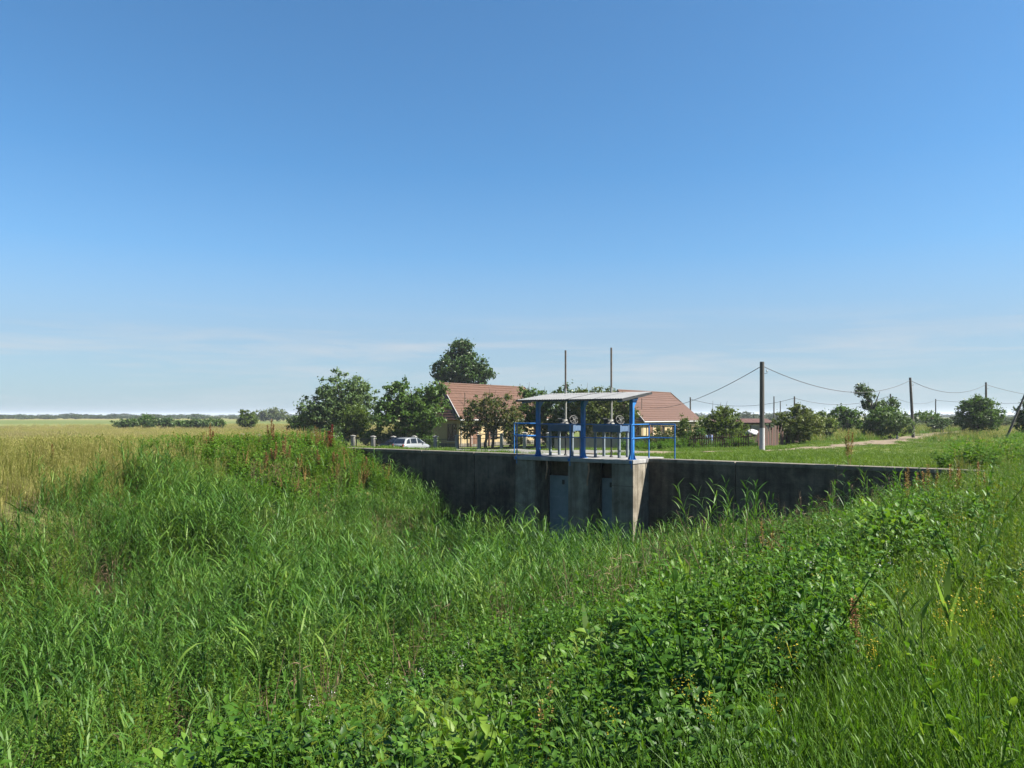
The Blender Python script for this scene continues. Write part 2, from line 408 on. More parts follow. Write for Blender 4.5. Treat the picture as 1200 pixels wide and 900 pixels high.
leaf('tree_light', [(0.065, 0.115, 0.018), (0.115, 0.175, 0.03), (0.17, 0.225, 0.05)], trans=0.32, rough=0.5, nscale=0.5)
leaf('tree_olive', [(0.055, 0.09, 0.019), (0.11, 0.155, 0.036), (0.185, 0.215, 0.068)], trans=0.28, rough=0.5, nscale=0.7)
leaf('tree_grey', [(0.052, 0.105, 0.03), (0.108, 0.18, 0.06), (0.175, 0.25, 0.098)], trans=0.28, rough=0.5, nscale=0.7)
leaf('tree_rusty', [(0.05, 0.09, 0.022), (0.10, 0.145, 0.04), (0.22, 0.155, 0.07)], trans=0.28, rough=0.5, nscale=1.0)
leaf('far_leaf', [(0.04, 0.07, 0.022), (0.065, 0.10, 0.032), (0.10, 0.14, 0.045)], trans=0.15, rough=0.6, nscale=0.02)

# ------------------------------------------------------------------ mesh builder
class MB:
    def __init__(self):
        self.v = []; self.f = []; self.sm = []
    def add(self, verts, faces, smooth=False):
        o = len(self.v)
        self.v.extend([tuple(p) for p in verts])
        for f in faces:
            self.f.append([i + o for i in f]); self.sm.append(smooth)
        return self
    def box(self, x0, x1, y0, y1, z0, z1, m=None):
        v = [(x0, y0, z0), (x1, y0, z0), (x1, y1, z0), (x0, y1, z0), (x0, y0, z1), (x1, y0, z1), (x1, y1, z1), (x0, y1, z1)]
        if m is not None:
            v = [tuple(m @ Vector(p)) for p in v]
        return self.add(v, [(3, 2, 1, 0), (4, 5, 6, 7), (0, 1, 5, 4), (1, 2, 6, 5), (2, 3, 7, 6), (3, 0, 4, 7)])
    def bar(self, a, b, w, h=None):
        """square bar from a to b"""
        a, b = Vector(a), Vector(b)
        d = (b - a).normalized()
        up = Vector((0, 0, 1)) if abs(d.z) < 0.9 else Vector((1, 0, 0))
        s = d.cross(up).normalized() * w / 2
        t = s.cross(d).normalized() * (h or w) / 2
        v = [a - s - t, a + s - t, a + s + t, a - s + t, b - s - t, b + s - t, b + s + t, b - s + t]
        return self.add(v, [(3, 2, 1, 0), (4, 5, 6, 7), (0, 1, 5, 4), (1, 2, 6, 5), (2, 3, 7, 6), (3, 0, 4, 7)])
    def tube(self, pts, rad, n=8, cap=True):
        pts = [Vector(p) for p in pts]
        if not hasattr(rad, '__len__'):
            rad = [rad] * len(pts)
        rings = []
        for i, p in enumerate(pts):
            d = (pts[min(i + 1, len(pts) - 1)] - pts[max(i - 1, 0)]).normalized()
            ref = Vector((0, 0, 1)) if abs(d.z) < 0.9 else Vector((0, 1, 0))
            x = d.cross(ref).normalized(); y = x.cross(d).normalized()
            rings.append([p + (x * math.cos(2 * math.pi * k / n) + y * math.sin(2 * math.pi * k / n)) * rad[i] for k in range(n)])
        v = [q for r in rings for q in r]
        f = []
        for i in range(len(pts) - 1):
            for k in range(n):
                f.append((i * n + k, i * n + (k + 1) % n, (i + 1) * n + (k + 1) % n, (i + 1) * n + k))
        self.add(v, f, True)
        if cap:
            self.add(rings[0], [tuple(range(n - 1, -1, -1))]); self.add(rings[-1], [tuple(range(n))])
        return self
    def lathe(self, prof, n=16, c=(0, 0, 0)):
        v = []; f = []
        for (r, z) in prof:
            for k in range(n):
                a = 2 * math.pi * k / n
                v.append((c[0] + r * math.cos(a), c[1] + r * math.sin(a), c[2] + z))
        for i in range(len(prof) - 1):
            for k in range(n):
                f.append((i * n + k, i * n + (k + 1) % n, (i + 1) * n + (k + 1) % n, (i + 1) * n + k))
        return self.add(v, f, True)
    def blade(self, p, az, length, width, e0, e1, segs=4, fold=0.0, roll=0.0):
        """a strap leaf that leaves at elevation e0 and droops to e1"""
        pos = Vector(p); v = []; f = []
        side = Vector((-math.sin(az), math.cos(az), 0))
        for i in range(segs + 1):
            t = i / segs
            el = e0 + (e1 - e0) * t ** 1.4
            d = Vector((math.cos(az) * math.cos(el), math.sin(az) * math.cos(el), math.sin(el)))
            sd = (Matrix.Rotation(roll, 3, d) @ side)
            w = width * 0.5 * min(1.0, 0.45 + 2.2 * t) * (1 - t ** 2.2)
            if i < segs:
                v += [pos - sd * w, pos + sd * w]
            else:
                v.append(pos)
            pos = pos + d * length / segs
        for i in range(segs - 1):
            f.append((2 * i, 2 * i + 1, 2 * i + 3, 2 * i + 2))
        f.append((2 * segs - 2, 2 * segs - 1, 2 * segs))
        return self.add(v, f, True)
    def ovate(self, p, az, el, length, width, fold=0.25, curl=0.3):
        """a broad leaf, folded along its midrib"""
        p = Vector(p)
        side = Vector((-math.sin(az), math.cos(az), 0))
        d0 = Vector((math.cos(az) * math.cos(el), math.sin(az) * math.cos(el), math.sin(el)))
        d1 = Vector((math.cos(az) * math.cos(el - curl), math.sin(az) * math.cos(el - curl), math.sin(el - curl)))
        up = side.cross(d0) * -1
        m1 = p + d0 * length * 0.35; m2 = m1 + d1 * length * 0.35; tip = m2 + d1 * length * 0.3
        w = width / 2
        lift = up * (w * fold)
        v = [p, m1 - side * w + lift, m1, m1 + side * w + lift, m2 - side * w * 0.8 + lift, m2, m2 + side * w * 0.8 + lift, tip]
        return self.add(v, [(0, 2, 1), (0, 3, 2), (1, 2, 5, 4), (2, 3, 6, 5), (4, 5, 7), (5, 6, 7)], True)
    def mesh(self, name, mat):
        me = bpy.data.meshes.new(name)
        me.from_pydata(self.v, [], self.f)
        me.polygons.foreach_set('use_smooth', self.sm)
        me.materials.append(MATS[mat])
        me.update()
        return me
    def build(self, name, mat, parent=None, loc=None):
        o = bpy.data.objects.new(name, self.mesh(name, mat))
        C.objects.link(o)
        if parent is not None:
            o.parent = parent
        if loc is not None:
            o.location = loc
        return o

def bevel(o, w=0.01, seg=2):
    b = o.modifiers.new('bevel', 'BEVEL'); b.width = w; b.segments = seg; b.limit_method = 'ANGLE'
    return o
def np_mesh(name, verts, faces, mat, smooth=False):
    me = bpy.data.meshes.new(name)
    k = faces.shape[1]
    me.vertices.add(len(verts)); me.vertices.foreach_set('co', np.ascontiguousarray(verts, np.float32).ravel())
    me.loops.add(faces.size); me.loops.foreach_set('vertex_index', np.ascontiguousarray(faces, np.int32).ravel())
    me.polygons.add(len(faces)); me.polygons.foreach_set('loop_start', np.arange(0, faces.size, k, dtype=np.int32))
    if smooth:
        me.polygons.foreach_set('use_smooth', np.ones(len(faces), bool))
    me.update(calc_edges=True)
    me.validate()
    me.materials.append(MATS[mat])
    return me
def tag(o, label=None, cat=None, group=None, kind=None):
    if label: o['label'] = label
    if cat: o['category'] = cat
    if group: o['group'] = group
    if kind: o['kind'] = kind
    return o
def thing(name, label, cat, loc=(0, 0, 0), rotz=0.0, group=None):
    o = bpy.data.objects.new(name, None)
    o.empty_display_size = 0.3
    C.objects.link(o)
    o.location = loc; o.rotation_euler = (0, 0, rotz)
    return tag(o, label, cat, group)
def copy_tree(o, parent=None):
    c = o.copy(); C.objects.link(c); c.parent = parent
    for ch in list(o.children):
        copy_tree(ch, c)
    return c

# ------------------------------------------------------------------ land
def axis(fine_lo, fine_hi, step, lo, hi, growth=1.13, extra=()):
    a = list(np.arange(fine_lo, fine_hi + 1e-6, step))
    st, p = step, fine_hi
    while p < hi:
        st *= growth; p += st; a.append(min(p, hi))
    st, p = step, fine_lo
    while p > lo:
        st *= growth; p -= st; a.append(max(p, lo))
    a += list(extra)
    return np.array(sorted(set(np.round(a, 4))))
sx = axis(-60, 40, 0.6, -6000, 6000)
bx = axis(-40, 70, 0.6, -400, 6500, extra=(0.12, 0.28))
bx = bx[(bx <= 0.13) & ~((bx > 0.0) & (bx < 0.1)) | (bx >= 0.27)]
SS, BB = np.meshgrid(sx, bx)
ZZ = G_sb(SS, BB)
gv = np.stack([SS.ravel(), BB.ravel(), ZZ.ravel()], 1)
ni, nj = len(bx), len(sx)
ii, jj = np.meshgrid(np.arange(ni - 1), np.arange(nj - 1), indexing='ij')
q = (ii * nj + jj).ravel()
gf = np.stack([q, q + 1, q + nj + 1, q + nj], 1)
ground = bpy.data.objects.new('ground', np_mesh('ground', gv, gf, 'land', True))
C.objects.link(ground)
ground.location = (PX, PY, 0); ground.rotation_euler = (0, 0, TH)
tag(ground, 'green and golden flat land with the reed filled channel cut into it', 'ground', kind='structure')

def ribbon(name, pts, width, mat, lift, label, cat, step=0.5, wob=0.25):
    """a sheet that lies on the land along a line"""
    pts = [Vector((*p, 0)) for p in pts]
    dense = []
    for a, b in zip(pts[:-1], pts[1:]):
        k = max(2, int((b - a).length / step))
        dense += [a + (b - a) * i / k for i in range(k)]
    dense.append(pts[-1])
    for _ in range(12):
        dense = [dense[0]] + [(dense[i - 1] + dense[i] * 2 + dense[i + 1]) / 4 for i in range(1, len(dense) - 1)] + [dense[-1]]
    m = MB(); n = 7; v = []; f = []
    for i, p in enumerate(dense):
        d = (dense[min(i + 1, len(dense) - 1)] - dense[max(i - 1, 0)]).normalized()
        s = Vector((d.y, -d.x, 0))
        wl_, wr = [width / 2 + wob * math.sin(i * 0.31 + k) + wob * 0.7 * math.sin(i * 0.83 + 2 * k) for k in (0, 5)]
        for k in range(n):
            t = k / (n - 1)
            q = p + s * (-wl_ * (1 - t) + wr * t)
            v.append((q.x, q.y, gz(q.x, q.y) + lift))
    for i in range(len(dense) - 1):
        for k in range(n - 1):
            f.append((i * n + k, i * n + k + 1, (i + 1) * n + k + 1, (i + 1) * n + k))
    m.add(v, f, True)
    o = m.build(name, mat)
    return tag(o, label, cat, kind='structure')
ROAD = [W(-75, 24), W(-50, 20), W(-30, 15), W(-16, 11), W(-7, 8.6), W(-1.0, 8.2)]
ribbon('road', ROAD, 14.0, 'road_gravel', 0.03, 'pale gravel road behind the left wing wall', 'road', wob=0.08)
TRACK = [(4.0, 34.5), (8.5, 41), (12.8, 45.6), (17.5, 50.2), (24, 57), (32.7, 67), (45, 84), (62, 106), (95, 145)]
ribbon('path', TRACK, 1.7, 'track_earth', 0.035, 'pale earth track curving away across the grass', 'path', wob=0.35)

BARE = [(28.5, 62), (32.7, 67), (45, 84), (56, 98)]
ribbon('bare_earth', BARE, 5.0, 'track_earth', 0.02, 'patch of bare brown earth along the far end of the track', 'ground', wob=0.8)

# ------------------------------------------------------------------ headwall, sluice
TOP = -1.6
def wing(label, s0, s1):
    t = thing('wing_wall', label, 'wall', (*W(s0, 0.2), TOP), TH, 'wing walls of the sluice')
    L = s1 - s0
    k = max(1, round(L / 3.1)); w = L / k
    for i in range(k):
        a = i * w + (0.016 if i else 0); b = (i + 1) * w - (0.016 if i < k - 1 else 0)
        o = MB().box(a, b, -0.2, 0.2, -4.9, -0.13).build('wall_panel', 'wall_concrete', t)
        bevel(o, 0.012, 1)
        o = MB().box(a, b, -0.24, 0.24, -0.128, 0.0).build('coping', 'cap_concrete', t)
        bevel(o, 0.02, 2)
    MB().box(0.03, L - 0.03, -0.13, 0.13, -4.88, -0.14).build('core', 'wall_concrete', t)
    return t
wing('long dark concrete wing wall left of the sluice, below the parked cars', -14.0, -2.06)
wing('dark stained concrete wing wall right of the sluice, sinking into the weeds', 3.06, 16.0)

sl = thing('sluice', 'concrete sluice block with three piers and a pale deck over two gates', 'sluice', (*W(0, 0), TOP), TH)
for (a, b, nm) in ((-2.05, -1.1, 'left'), (0.36, 1.235, 'middle'), (2.19, 3.05, 'right')):
    o = MB().box(a, b, -1.22, 0.42, -4.9, -0.152).build('pier', 'pier_concrete', sl); bevel(o, 0.03, 2)
for (a, b) in ((-1.098, 0.358), (1.237, 2.188)):
    MB().box(a, b, 0.02, 0.40, -4.9, -0.152).build('breast_wall', 'wall_concrete', sl)
    MB().box(a, b, -0.20, 0.018, -0.72, -0.154).build('lintel', 'wall_concrete', sl)
o = MB().box(-2.08, 3.08, -1.28, 1.3, -0.15, 0.0).build('deck', 'deck_concrete', sl); bevel(o, 0.02, 2)
o = MB().box(2.185, 3.056, -1.226, -1.222, -0.95, -0.93).build('pour_line', 'wall_concrete', sl)
for (s, l1) in ((-0.52, 0.85), (1.29, 1.0)):        # curved orange-brown strips added below the deck edge, in front of the openings
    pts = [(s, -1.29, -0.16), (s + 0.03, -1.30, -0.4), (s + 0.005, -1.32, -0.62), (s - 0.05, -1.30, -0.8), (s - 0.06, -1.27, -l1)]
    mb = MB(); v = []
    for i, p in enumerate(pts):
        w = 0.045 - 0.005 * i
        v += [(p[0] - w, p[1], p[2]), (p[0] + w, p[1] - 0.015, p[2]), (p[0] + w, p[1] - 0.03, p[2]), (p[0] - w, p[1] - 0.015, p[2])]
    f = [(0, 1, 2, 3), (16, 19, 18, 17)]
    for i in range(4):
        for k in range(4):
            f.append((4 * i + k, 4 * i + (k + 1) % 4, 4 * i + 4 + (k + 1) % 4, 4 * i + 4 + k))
    mb.add(v, f).build('curved_strip', 'rust', sl)

for (a, b, lab) in ((-1.08, 0.34, 'pale blue steel gate in the left opening of the sluice, wider'), (1.25, 2.17, 'pale blue steel gate in the right opening of the sluice, narrower')):
    g = thing('sluice_gate', lab, 'gate', (*W((a + b) / 2, -0.3), TOP - 3.6), TH, 'steel gates of the sluice')
    w = (b - a) / 2
    o = MB().box(-w + 0.06, w - 0.06, -0.03, 0.03, 0.25, 2.83).build('gate_leaf', 'gate_paint', g); bevel(o, 0.012, 1)
    for sgn in (-1, 1):
        MB().box(sgn * (w - 0.03) - 0.035, sgn * (w - 0.03) + 0.035, -0.07, 0.07, -1.2, 3.4).build('guide_rail', 'cast_iron', g)
    for z in (0.28, 1.1, 1.95, 2.75):
        MB().box(-w + 0.08, w - 0.08, -0.05, -0.032, z, z + 0.06).build('stiffener', 'gate_paint', g)
    MB().box(-0.05, 0.05, -0.075, -0.052, 2.5, 2.68).build('lifting_lug', 'dark_steel', g)

# blue canopy
ca = thing('canopy', 'grey sheet metal canopy on three bright blue posts over the sluice', 'canopy', (*W(0, 0), TOP), TH)
RF, RB = (-2.2, 2.13), (0.15, 2.42)           # (b, height above the deck) of front and back edge
def roof_h(b):
    return RF[1] + (RB[1] - RF[1]) * (b - RF[0]) / (RB[0] - RF[0])
for s in (-1.1, 0.9, 2.9):
    b = -1.02
    h = roof_h(b) - 0.13
    o = MB().box(s - 0.07, s + 0.07, b - 0.07, b + 0.07, 0.012, h).build('post', 'blue_paint', ca); bevel(o, 0.01, 2)
    MB().box(s - 0.14, s + 0.14, b - 0.14, b + 0.14, 0.0, 0.011).build('base_plate', 'blue_paint', ca)
    for k in range(4):
        dx, dy = ((1, 0), (0, 1), (-1, 0), (0, -1))[k]
        x0, y0 = s + dx * 0.071, b + dy * 0.071
        px_, py_ = -dy * 0.006, dx * 0.006
        v = []
        for sg in (-1, 1):
            v += [(x0 + sg * px_, y0 + sg * py_, 0.013), (x0 + dx * 0.09 + sg * px_, y0 + dy * 0.09 + sg * py_, 0.013), (x0 + sg * px_, y0 + sg * py_, 0.28)]
        MB().add(v, [(0, 1, 2), (5, 4, 3), (0, 3, 4, 1), (1, 4, 5, 2), (2, 5, 3, 0)]).build('gusset', 'blue_paint', ca)
    # raking beam under the sheet and the bracket that carries it
    MB().bar((s, RF[0] + 0.12, roof_h(RF[0] + 0.12) - 0.075), (s, RB[0] - 0.08, roof_h(RB[0] - 0.08) - 0.075), 0.07, 0.09).build('rafter', 'blue_paint', ca)
    v = []
    for sg in (-1, 1):
        v += [(s + sg * 0.05, b + 0.072, h - 0.28), (s + sg * 0.05, b + 0.42, roof_h(b + 0.42) - 0.125), (s + sg * 0.05, b + 0.072, h - 0.005)]
    MB().add(v, [(0, 1, 2), (5, 4, 3), (0, 3, 4, 1), (1, 4, 5, 2), (2, 5, 3, 0)]).build('bracket', 'blue_paint', ca)
for b in (RF[0] + 0.06, -1.0, RB[0] - 0.06):
    MB().bar((-1.28, b, roof_h(b) - 0.045 + 0.022), (3.08, b, roof_h(b) - 0.045 + 0.022), 0.05, 0.025).build('purlin', 'dark_steel', ca)
# four trapezoid sheets, laid edge to edge
edges = [-1.32, -0.2, 0.9, 2.0, 3.12]
for k in range(4):
    mb = MB(); prof = []
    x = edges[k] + (0.004 if k else 0); x1 = edges[k + 1]
    pitch = 0.1; j = 0
    while x < x1 - 1e-4:
        up = 0.010 if j % 2 else 0.0
        prof += [(x, up), (min(x + pitch * 0.4, x1), up)]
        x += pitch * 0.5; j += 1
    lift = 0.028 + 0.003 * (k % 2)
    v = []
    for (b, h) in (RF, RB):
        for lay in (0, 0.008):
            v += [(xx, b, h - 0.045 + 0.03 + lift + uu + lay) for xx, uu in prof]
    n = len(prof); f = []
    for i in range(n - 1):
        f += [(n + i, n + i + 1, 3 * n + i + 1, 3 * n + i), (i, 2 * n + i, 2 * n + i + 1, i + 1), (i, i + 1, n + i + 1, n + i), (2 * n + i, 3 * n + i, 3 * n + i + 1, 2 * n + i + 1)]
    mb.add(v, f).build('roof_sheet', 'galvanised', ca)
MB().bar((-1.33, RF[0] - 0.012, RF[1] - 0.012), (3.13, RF[0] - 0.012, RF[1] - 0.012), 0.014, 0.07).build('fascia', 'dark_steel', ca)
MB().bar((3.13, RF[0], RF[1] - 0.03), (3.13, RB[0], RB[1] - 0.03), 0.014, 0.075).build('fascia', 'dark_steel', ca)

# blue railing round the deck
ra = thing('railing', 'thin blue tube railing round the sluice deck and onto both walls', 'railing', (*W(0, 0), TOP), TH)
RP = [(-3.1, 0.2), (-1.97, 0.2), (-1.97, -1.21), (0.45, -1.21), (2.98, -1.21), (2.98, 0.2), (4.0, 0.2)]
for i, (s, b) in enumerate(RP):
    MB().tube([(s, b, 0.0 if i not in (2, 3, 4) else -0.30), (s, b, 1.27)], 0.024, 8).build('post', 'blue_paint', ra)
for (s, b) in RP[2:5]:
    MB().box(s - 0.05, s + 0.05, b - 0.09, b - 0.07, -0.13, -0.02).build('fixing_plate', 'blue_paint', ra)
for z in (1.25, 0.76):
    for (p, q_) in zip(RP[:-1], RP[1:]):
        MB().tube([(*p, z), (*q_, z)], 0.02, 8).build('rail', 'blue_paint', ra)

# two hoists
def hoist(sc, lab, wheel):
    t = thing('gate_hoist', lab, 'hoist', (*W(sc, 0.02), TOP), TH, 'gate hoists on the sluice deck')
    for sx_ in (-1, 1):
        for sy in (-1, 1):
            o = MB().box(sx_ * 0.5 - 0.045, sx_ * 0.5 + 0.045, sy * 0.33 - 0.045, sy * 0.33 + 0.045, 0.0, 0.95).build('leg', 'pale_paint', t)
            bevel(o, 0.008, 1)
    for sy in (-1, 1):
        MB().box(-0.58, 0.58, sy * 0.33 - 0.06, sy * 0.33 + 0.06, 0.955, 1.21).build('beam', 'blue_grey_paint', t)
    for sx_ in (-1, 1):
        MB().box(sx_ * 0.53 - 0.04, sx_ * 0.53 + 0.04, -0.266, 0.266, 0.98, 1.18).build('cross_beam', 'blue_grey_paint', t)
    MB().box(-0.3, 0.3, -0.265, 0.265, 1.16, 1.215).build('top_plate', 'blue_grey_paint', t)
    g = MB().lathe([(0.0, 0), (0.21, 0), (0.21, 0.03), (0.17, 0.07), (0.11, 0.12), (0.085, 0.2), (0.0, 0.2)], 18, (0, 0, 1.216)).build('gearbox', 'pale_iron', t)
    MB().tube([(0.06, 0.04, 1.30), (0.26, 0.14, 1.36)], 0.075, 10).build('drive_shaft', 'cast_iron', t)
    o = MB().box(0.14, 0.34, 0.02, 0.26, 1.22, 1.5).build('motor_box', 'cast_iron', t); bevel(o, 0.03, 2)
    o = MB().box(-0.28, -0.13, -0.06, 0.1, 1.28, 1.42).build('limit_switch', 'cast_iron', t); bevel(o, 0.02, 2)
    MB().tube([(-0.34, -0.02, 1.44), (-0.08, -0.02, 1.44)], 0.022, 8).build('crank', 'pale_iron', t)
    # hand wheel, leaning outward
    w = bpy.data.objects.new('hand_wheel', None)
    c = Vector((0.36, 0.02, 1.40)); nrm = Vector((0.75, -0.45, 0.35)).normalized()
    a = nrm.cross(Vector((0, 0, 1))).normalized(); b = nrm.cross(a)
    mb = MB(); rr = 0.17
    ring = [c + (a * math.cos(k * math.pi / 10) + b * math.sin(k * math.pi / 10)) * rr for k in range(21)]
    mb.tube(ring, 0.022, 6, cap=False)
    for k in range(4):
        an = k * math.pi / 2 + 0.4
        mb.tube([c, c + (a * math.cos(an) + b * math.sin(an)) * rr], 0.014, 6)
    mb.tube([c - nrm * 0.12, c + nrm * 0.03], 0.035, 8)
    mb.build('hand_wheel', 'cast_iron', t)
    bpy.data.objects.remove(w)
    MB().tube([(0, 0, 1.40), (0, 0, 2.62)], 0.042, 10).build('stem_tube', 'stem_steel', t)
    MB().tube([(0, 0, 2.62), (0, 0, wheel)], 0.036, 10).build('stem_top', 'stem_dark', t)
    MB().tube([(0, 0, 0.0), (0, 0, 1.21)], 0.032, 8).build('stem_screw', 'dark_steel', t)
    MB().lathe([(0.0, 0), (0.07, 0), (0.06, 0.06), (0.0, 0.06)], 12, (0, 0, 0.0)).build('deck_collar', 'cast_iron', t)
    return t
hoist(-0.5, 'gate hoist on a grey table with the left tall screw stem through the canopy', 4.13)
hoist(1.52, 'gate hoist on a grey table with the right tall screw stem, nearer the corner post', 4.13)

# ------------------------------------------------------------------ houses
def house(name, label, px, d, zb):
    x, y = at(px, d)
    h = thing(name, label, 'house', (x, y, zb), TH)
    Wd, L, H, RH = 9.0, 18.6, 3.15, 4.15
    MB().box(-Wd, 0, 0, L, -0.8, H).build('wall', 'yellow_render', h)
    MB().box(-Wd - 0.05, 0.05, -0.05, L + 0.05, -0.8, 0.42).build('plinth', 'cap_concrete', h)
    ov = 0.55
    def plane(a0, a1, b0, b1, courses, nm, kick=0.0):
        """roof slope in courses of metal tile: a0-a1 the eave, b0-b1 the top edge"""
        a0, a1, b0, b1 = map(Vector, (a0, a1, b0, b1))
        nrm = (a1 - a0).cross(b0 - a0 if (b0 - a0).length > 0.1 else b1 - a0).normalized()
        if nrm.z < 0: nrm = -nrm
        mb = MB()
        for i in range(courses):
            t0, t1 = i / courses, (i + 1) / courses
            lo = nrm * 0.04
            p = [a0.lerp(b0, t0) + lo, a1.lerp(b1, t0) + lo, a1.lerp(b1, t1), a0.lerp(b0, t1)]
            q_ = [a0.lerp(b0, t0) - nrm * 0.03, a1.lerp(b1, t0) - nrm * 0.03]
            mb.add(p + q_, [(0, 1, 2, 3), (4, 5, 1, 0)])
        mb.add([a0 - nrm * 0.05, a1 - nrm * 0.05, b1 - nrm * 0.05, b0 - nrm * 0.05], [(3, 2, 1, 0)])
        return mb.build(nm, 'roof_tile', roof)
    roof = MB().box(-Wd - 0.3, 0.3, -0.3, L + 0.3, H - 0.12, H - 0.002).build('roof', 'brown_wood', h)
    ez, rz, rx = H - 0.1, H + RH, -Wd / 2
    hs = 1.9
    brk = 0.64
    eF0, eF1 = Vector((ov, -ov, ez)), Vector((ov, L + ov, ez))
    rF0, rF1 = Vector((rx, hs, rz)), Vector((rx, L + ov, rz))
    m0, m1 = eF0.lerp(rF0, brk), eF1.lerp(rF1, brk)
    n_ = Vector((RH, 0, Wd / 2 + ov)).normalized()
    plane(eF0 + n_ * 0.1, eF1 + n_ * 0.1, m0 + n_ * 0.1, m1 + n_ * 0.1, 9, 'roof_slope')
    plane(m0, m1, rF0, rF1, 5, 'roof_slope')
    plane((-Wd - ov, L + ov, ez), (-Wd - ov, -ov, ez), rF1, rF0, 14, 'roof_slope')
    plane((-Wd - ov, -ov, ez), (ov, -ov, ez), rF0 - Vector((0.01, 0, 0)), rF0 + Vector((0.01, 0, 0)), 14, 'roof_slope')
    MB().tube([rF0, rF1], 0.11, 8).build('ridge_cap', 'roof_tile', roof)
    MB().tube([eF0 + n_ * 0.1, m0 + n_ * 0.14], 0.05, 6).build('hip_flashing', 'white_trim', roof)
    MB().tube([m0, rF0], 0.08, 6).build('hip_cap', 'roof_tile', roof)
    MB().tube([(ov + 0.07, -ov, ez - 0.03), (ov + 0.07, L + ov, ez - 0.06)], 0.075, 8).build('gutter', 'white_trim', roof)
    MB().tube([(0.08, 0.25, 0.1), (0.08, 0.25, ez - 0.45), (ov + 0.07, 0.25, ez - 0.08)], 0.045, 8).build('downpipe', 'white_trim', roof)
    MB().add([(-Wd, L - 0.01, H), (0, L - 0.01, H), (rx, L - 0.01, rz - 0.25), (-Wd, L - 0.3, H), (0, L - 0.3, H), (rx, L - 0.3, rz - 0.25)],
             [(0, 2, 1), (3, 4, 5), (1, 2, 5, 4), (0, 3, 5, 2)]).build('gable', 'yellow_render', h)
    MB().bar((ov, L + ov + 0.02, ez + 0.02), (rx, L + ov + 0.02, rz + 0.02), 0.05, 0.2).build('bargeboard', 'brown_wood', roof)
    MB().tube([(-1.2, 2.5, ez + 1.2), (-1.2, 2.5, ez + 3.1)], 0.05, 8).build('vent_pipe', 'stem_dark', roof)
    def window(cx, z0, w, hgt, face, frame='brown_wood'):
        """face 'u': the long sunny wall, 'n': the short wall to the left"""
        if face == 'u':
            mm = lambda a0, a1, o0, o1, z0_, z1_: MB().box(o0, o1, a0, a1, z0_, z1_)
        else:
            mm = lambda a0, a1, o0, o1, z0_, z1_: MB().box(a0, a1, -o1, -o0, z0_, z1_)
        win = mm(cx - w / 2, cx + w / 2, 0.003, 0.02, z0, z0 + hgt).build('window', 'window_glass', h)
        for (a0, a1, za, zb_) in ((cx - w / 2 - 0.07, cx - w / 2, z0 - 0.07, z0 + hgt + 0.07), (cx + w / 2, cx + w / 2 + 0.07, z0 - 0.07, z0 + hgt + 0.07),
                                  (cx - w / 2, cx + w / 2, z0 + hgt, z0 + hgt + 0.07), (cx - w / 2, cx + w / 2, z0 - 0.07, z0), (cx - 0.03, cx + 0.03, z0, z0 + hgt)):
            mm(a0, a1, 0.004, 0.09, za, zb_).build('frame', frame, win)
        mm(cx - w / 2 - 0.12, cx + w / 2 + 0.12, 0.003, 0.16, z0 - 0.13, z0 - 0.075).build('sill', 'white_trim', win)
    for cy in (6.2, 10.4, 15.6):
        window(cy, 1.0, 1.5, 1.35, 'u')
    window(-1.0, 0.75, 1.15, 1.75, 'n')
    window(-5.6, 1.0, 1.5, 1.3, 'n')
    dr = MB().box(0.003, 0.06, 2.2, 3.2, 0.3, 2.45).build('door', 'brown_wood', h)
    MB().box(0.061, 0.10, 2.35, 2.4, 1.25, 1.4).build('handle', 'dark_steel', dr)
    MB().box(0.004, 0.11, 2.1, 2.195, 0.3, 2.55).build('frame', 'white_trim', dr)
    MB().box(0.004, 0.11, 3.205, 3.3, 0.3, 2.55).build('frame', 'white_trim', dr)
    for cy in (1.6, 5.0):
        MB().box(0.28, 0.46, cy - 0.09, cy + 0.09, 0, H - 0.14).build('porch_post', 'brown_wood', h)
    return h
house('house', 'yellow house with brown tiled roof behind the trees left of the canopy', 538, 85, -3.62)
house('house', 'yellow house with brown tiled roof right of the canopy, shrubs before it', 752, 100, -3.95)

# shed behind the garden
x, y = at(868, 92)
sh = thing('garden_shed', 'low open shed with dark red brown roof behind the utility pole', 'shed', (x, y, gz(x, y)), R(-6))
for xx in (-3.0, -1.0, 1.0, 3.0):
    for yy in (-1.6, 1.6):
        MB().box(xx - 0.07, xx + 0.07, yy - 0.07, yy + 0.07, 0, 2.0 if yy < 0 else 2.35).build('post', 'red_brown_wood', sh)
for k in range(8):
    MB().box(-3.2, 3.2, 1.66, 1.69, 0.05 + k * 0.28, 0.31 + k * 0.28).build('back_board', 'weathered_wood', sh)
for k in range(7):
    a = -3.5 + k
    m4 = Matrix.Translation((0, 0, 2.2)) @ Matrix.Rotation(R(6.2), 4, 'X')
    MB().box(a + 0.01, a + 0.99, -2.1, 2.1, 0.0, 0.06, m4).build('roof_sheet', 'red_brown_wood', sh)
for a in (-3.0, 0.9):
    MB().box(a, a + 2.0, -1.72, -1.68, 0.9, 1.75).build('front_board', 'beige_wall', sh)

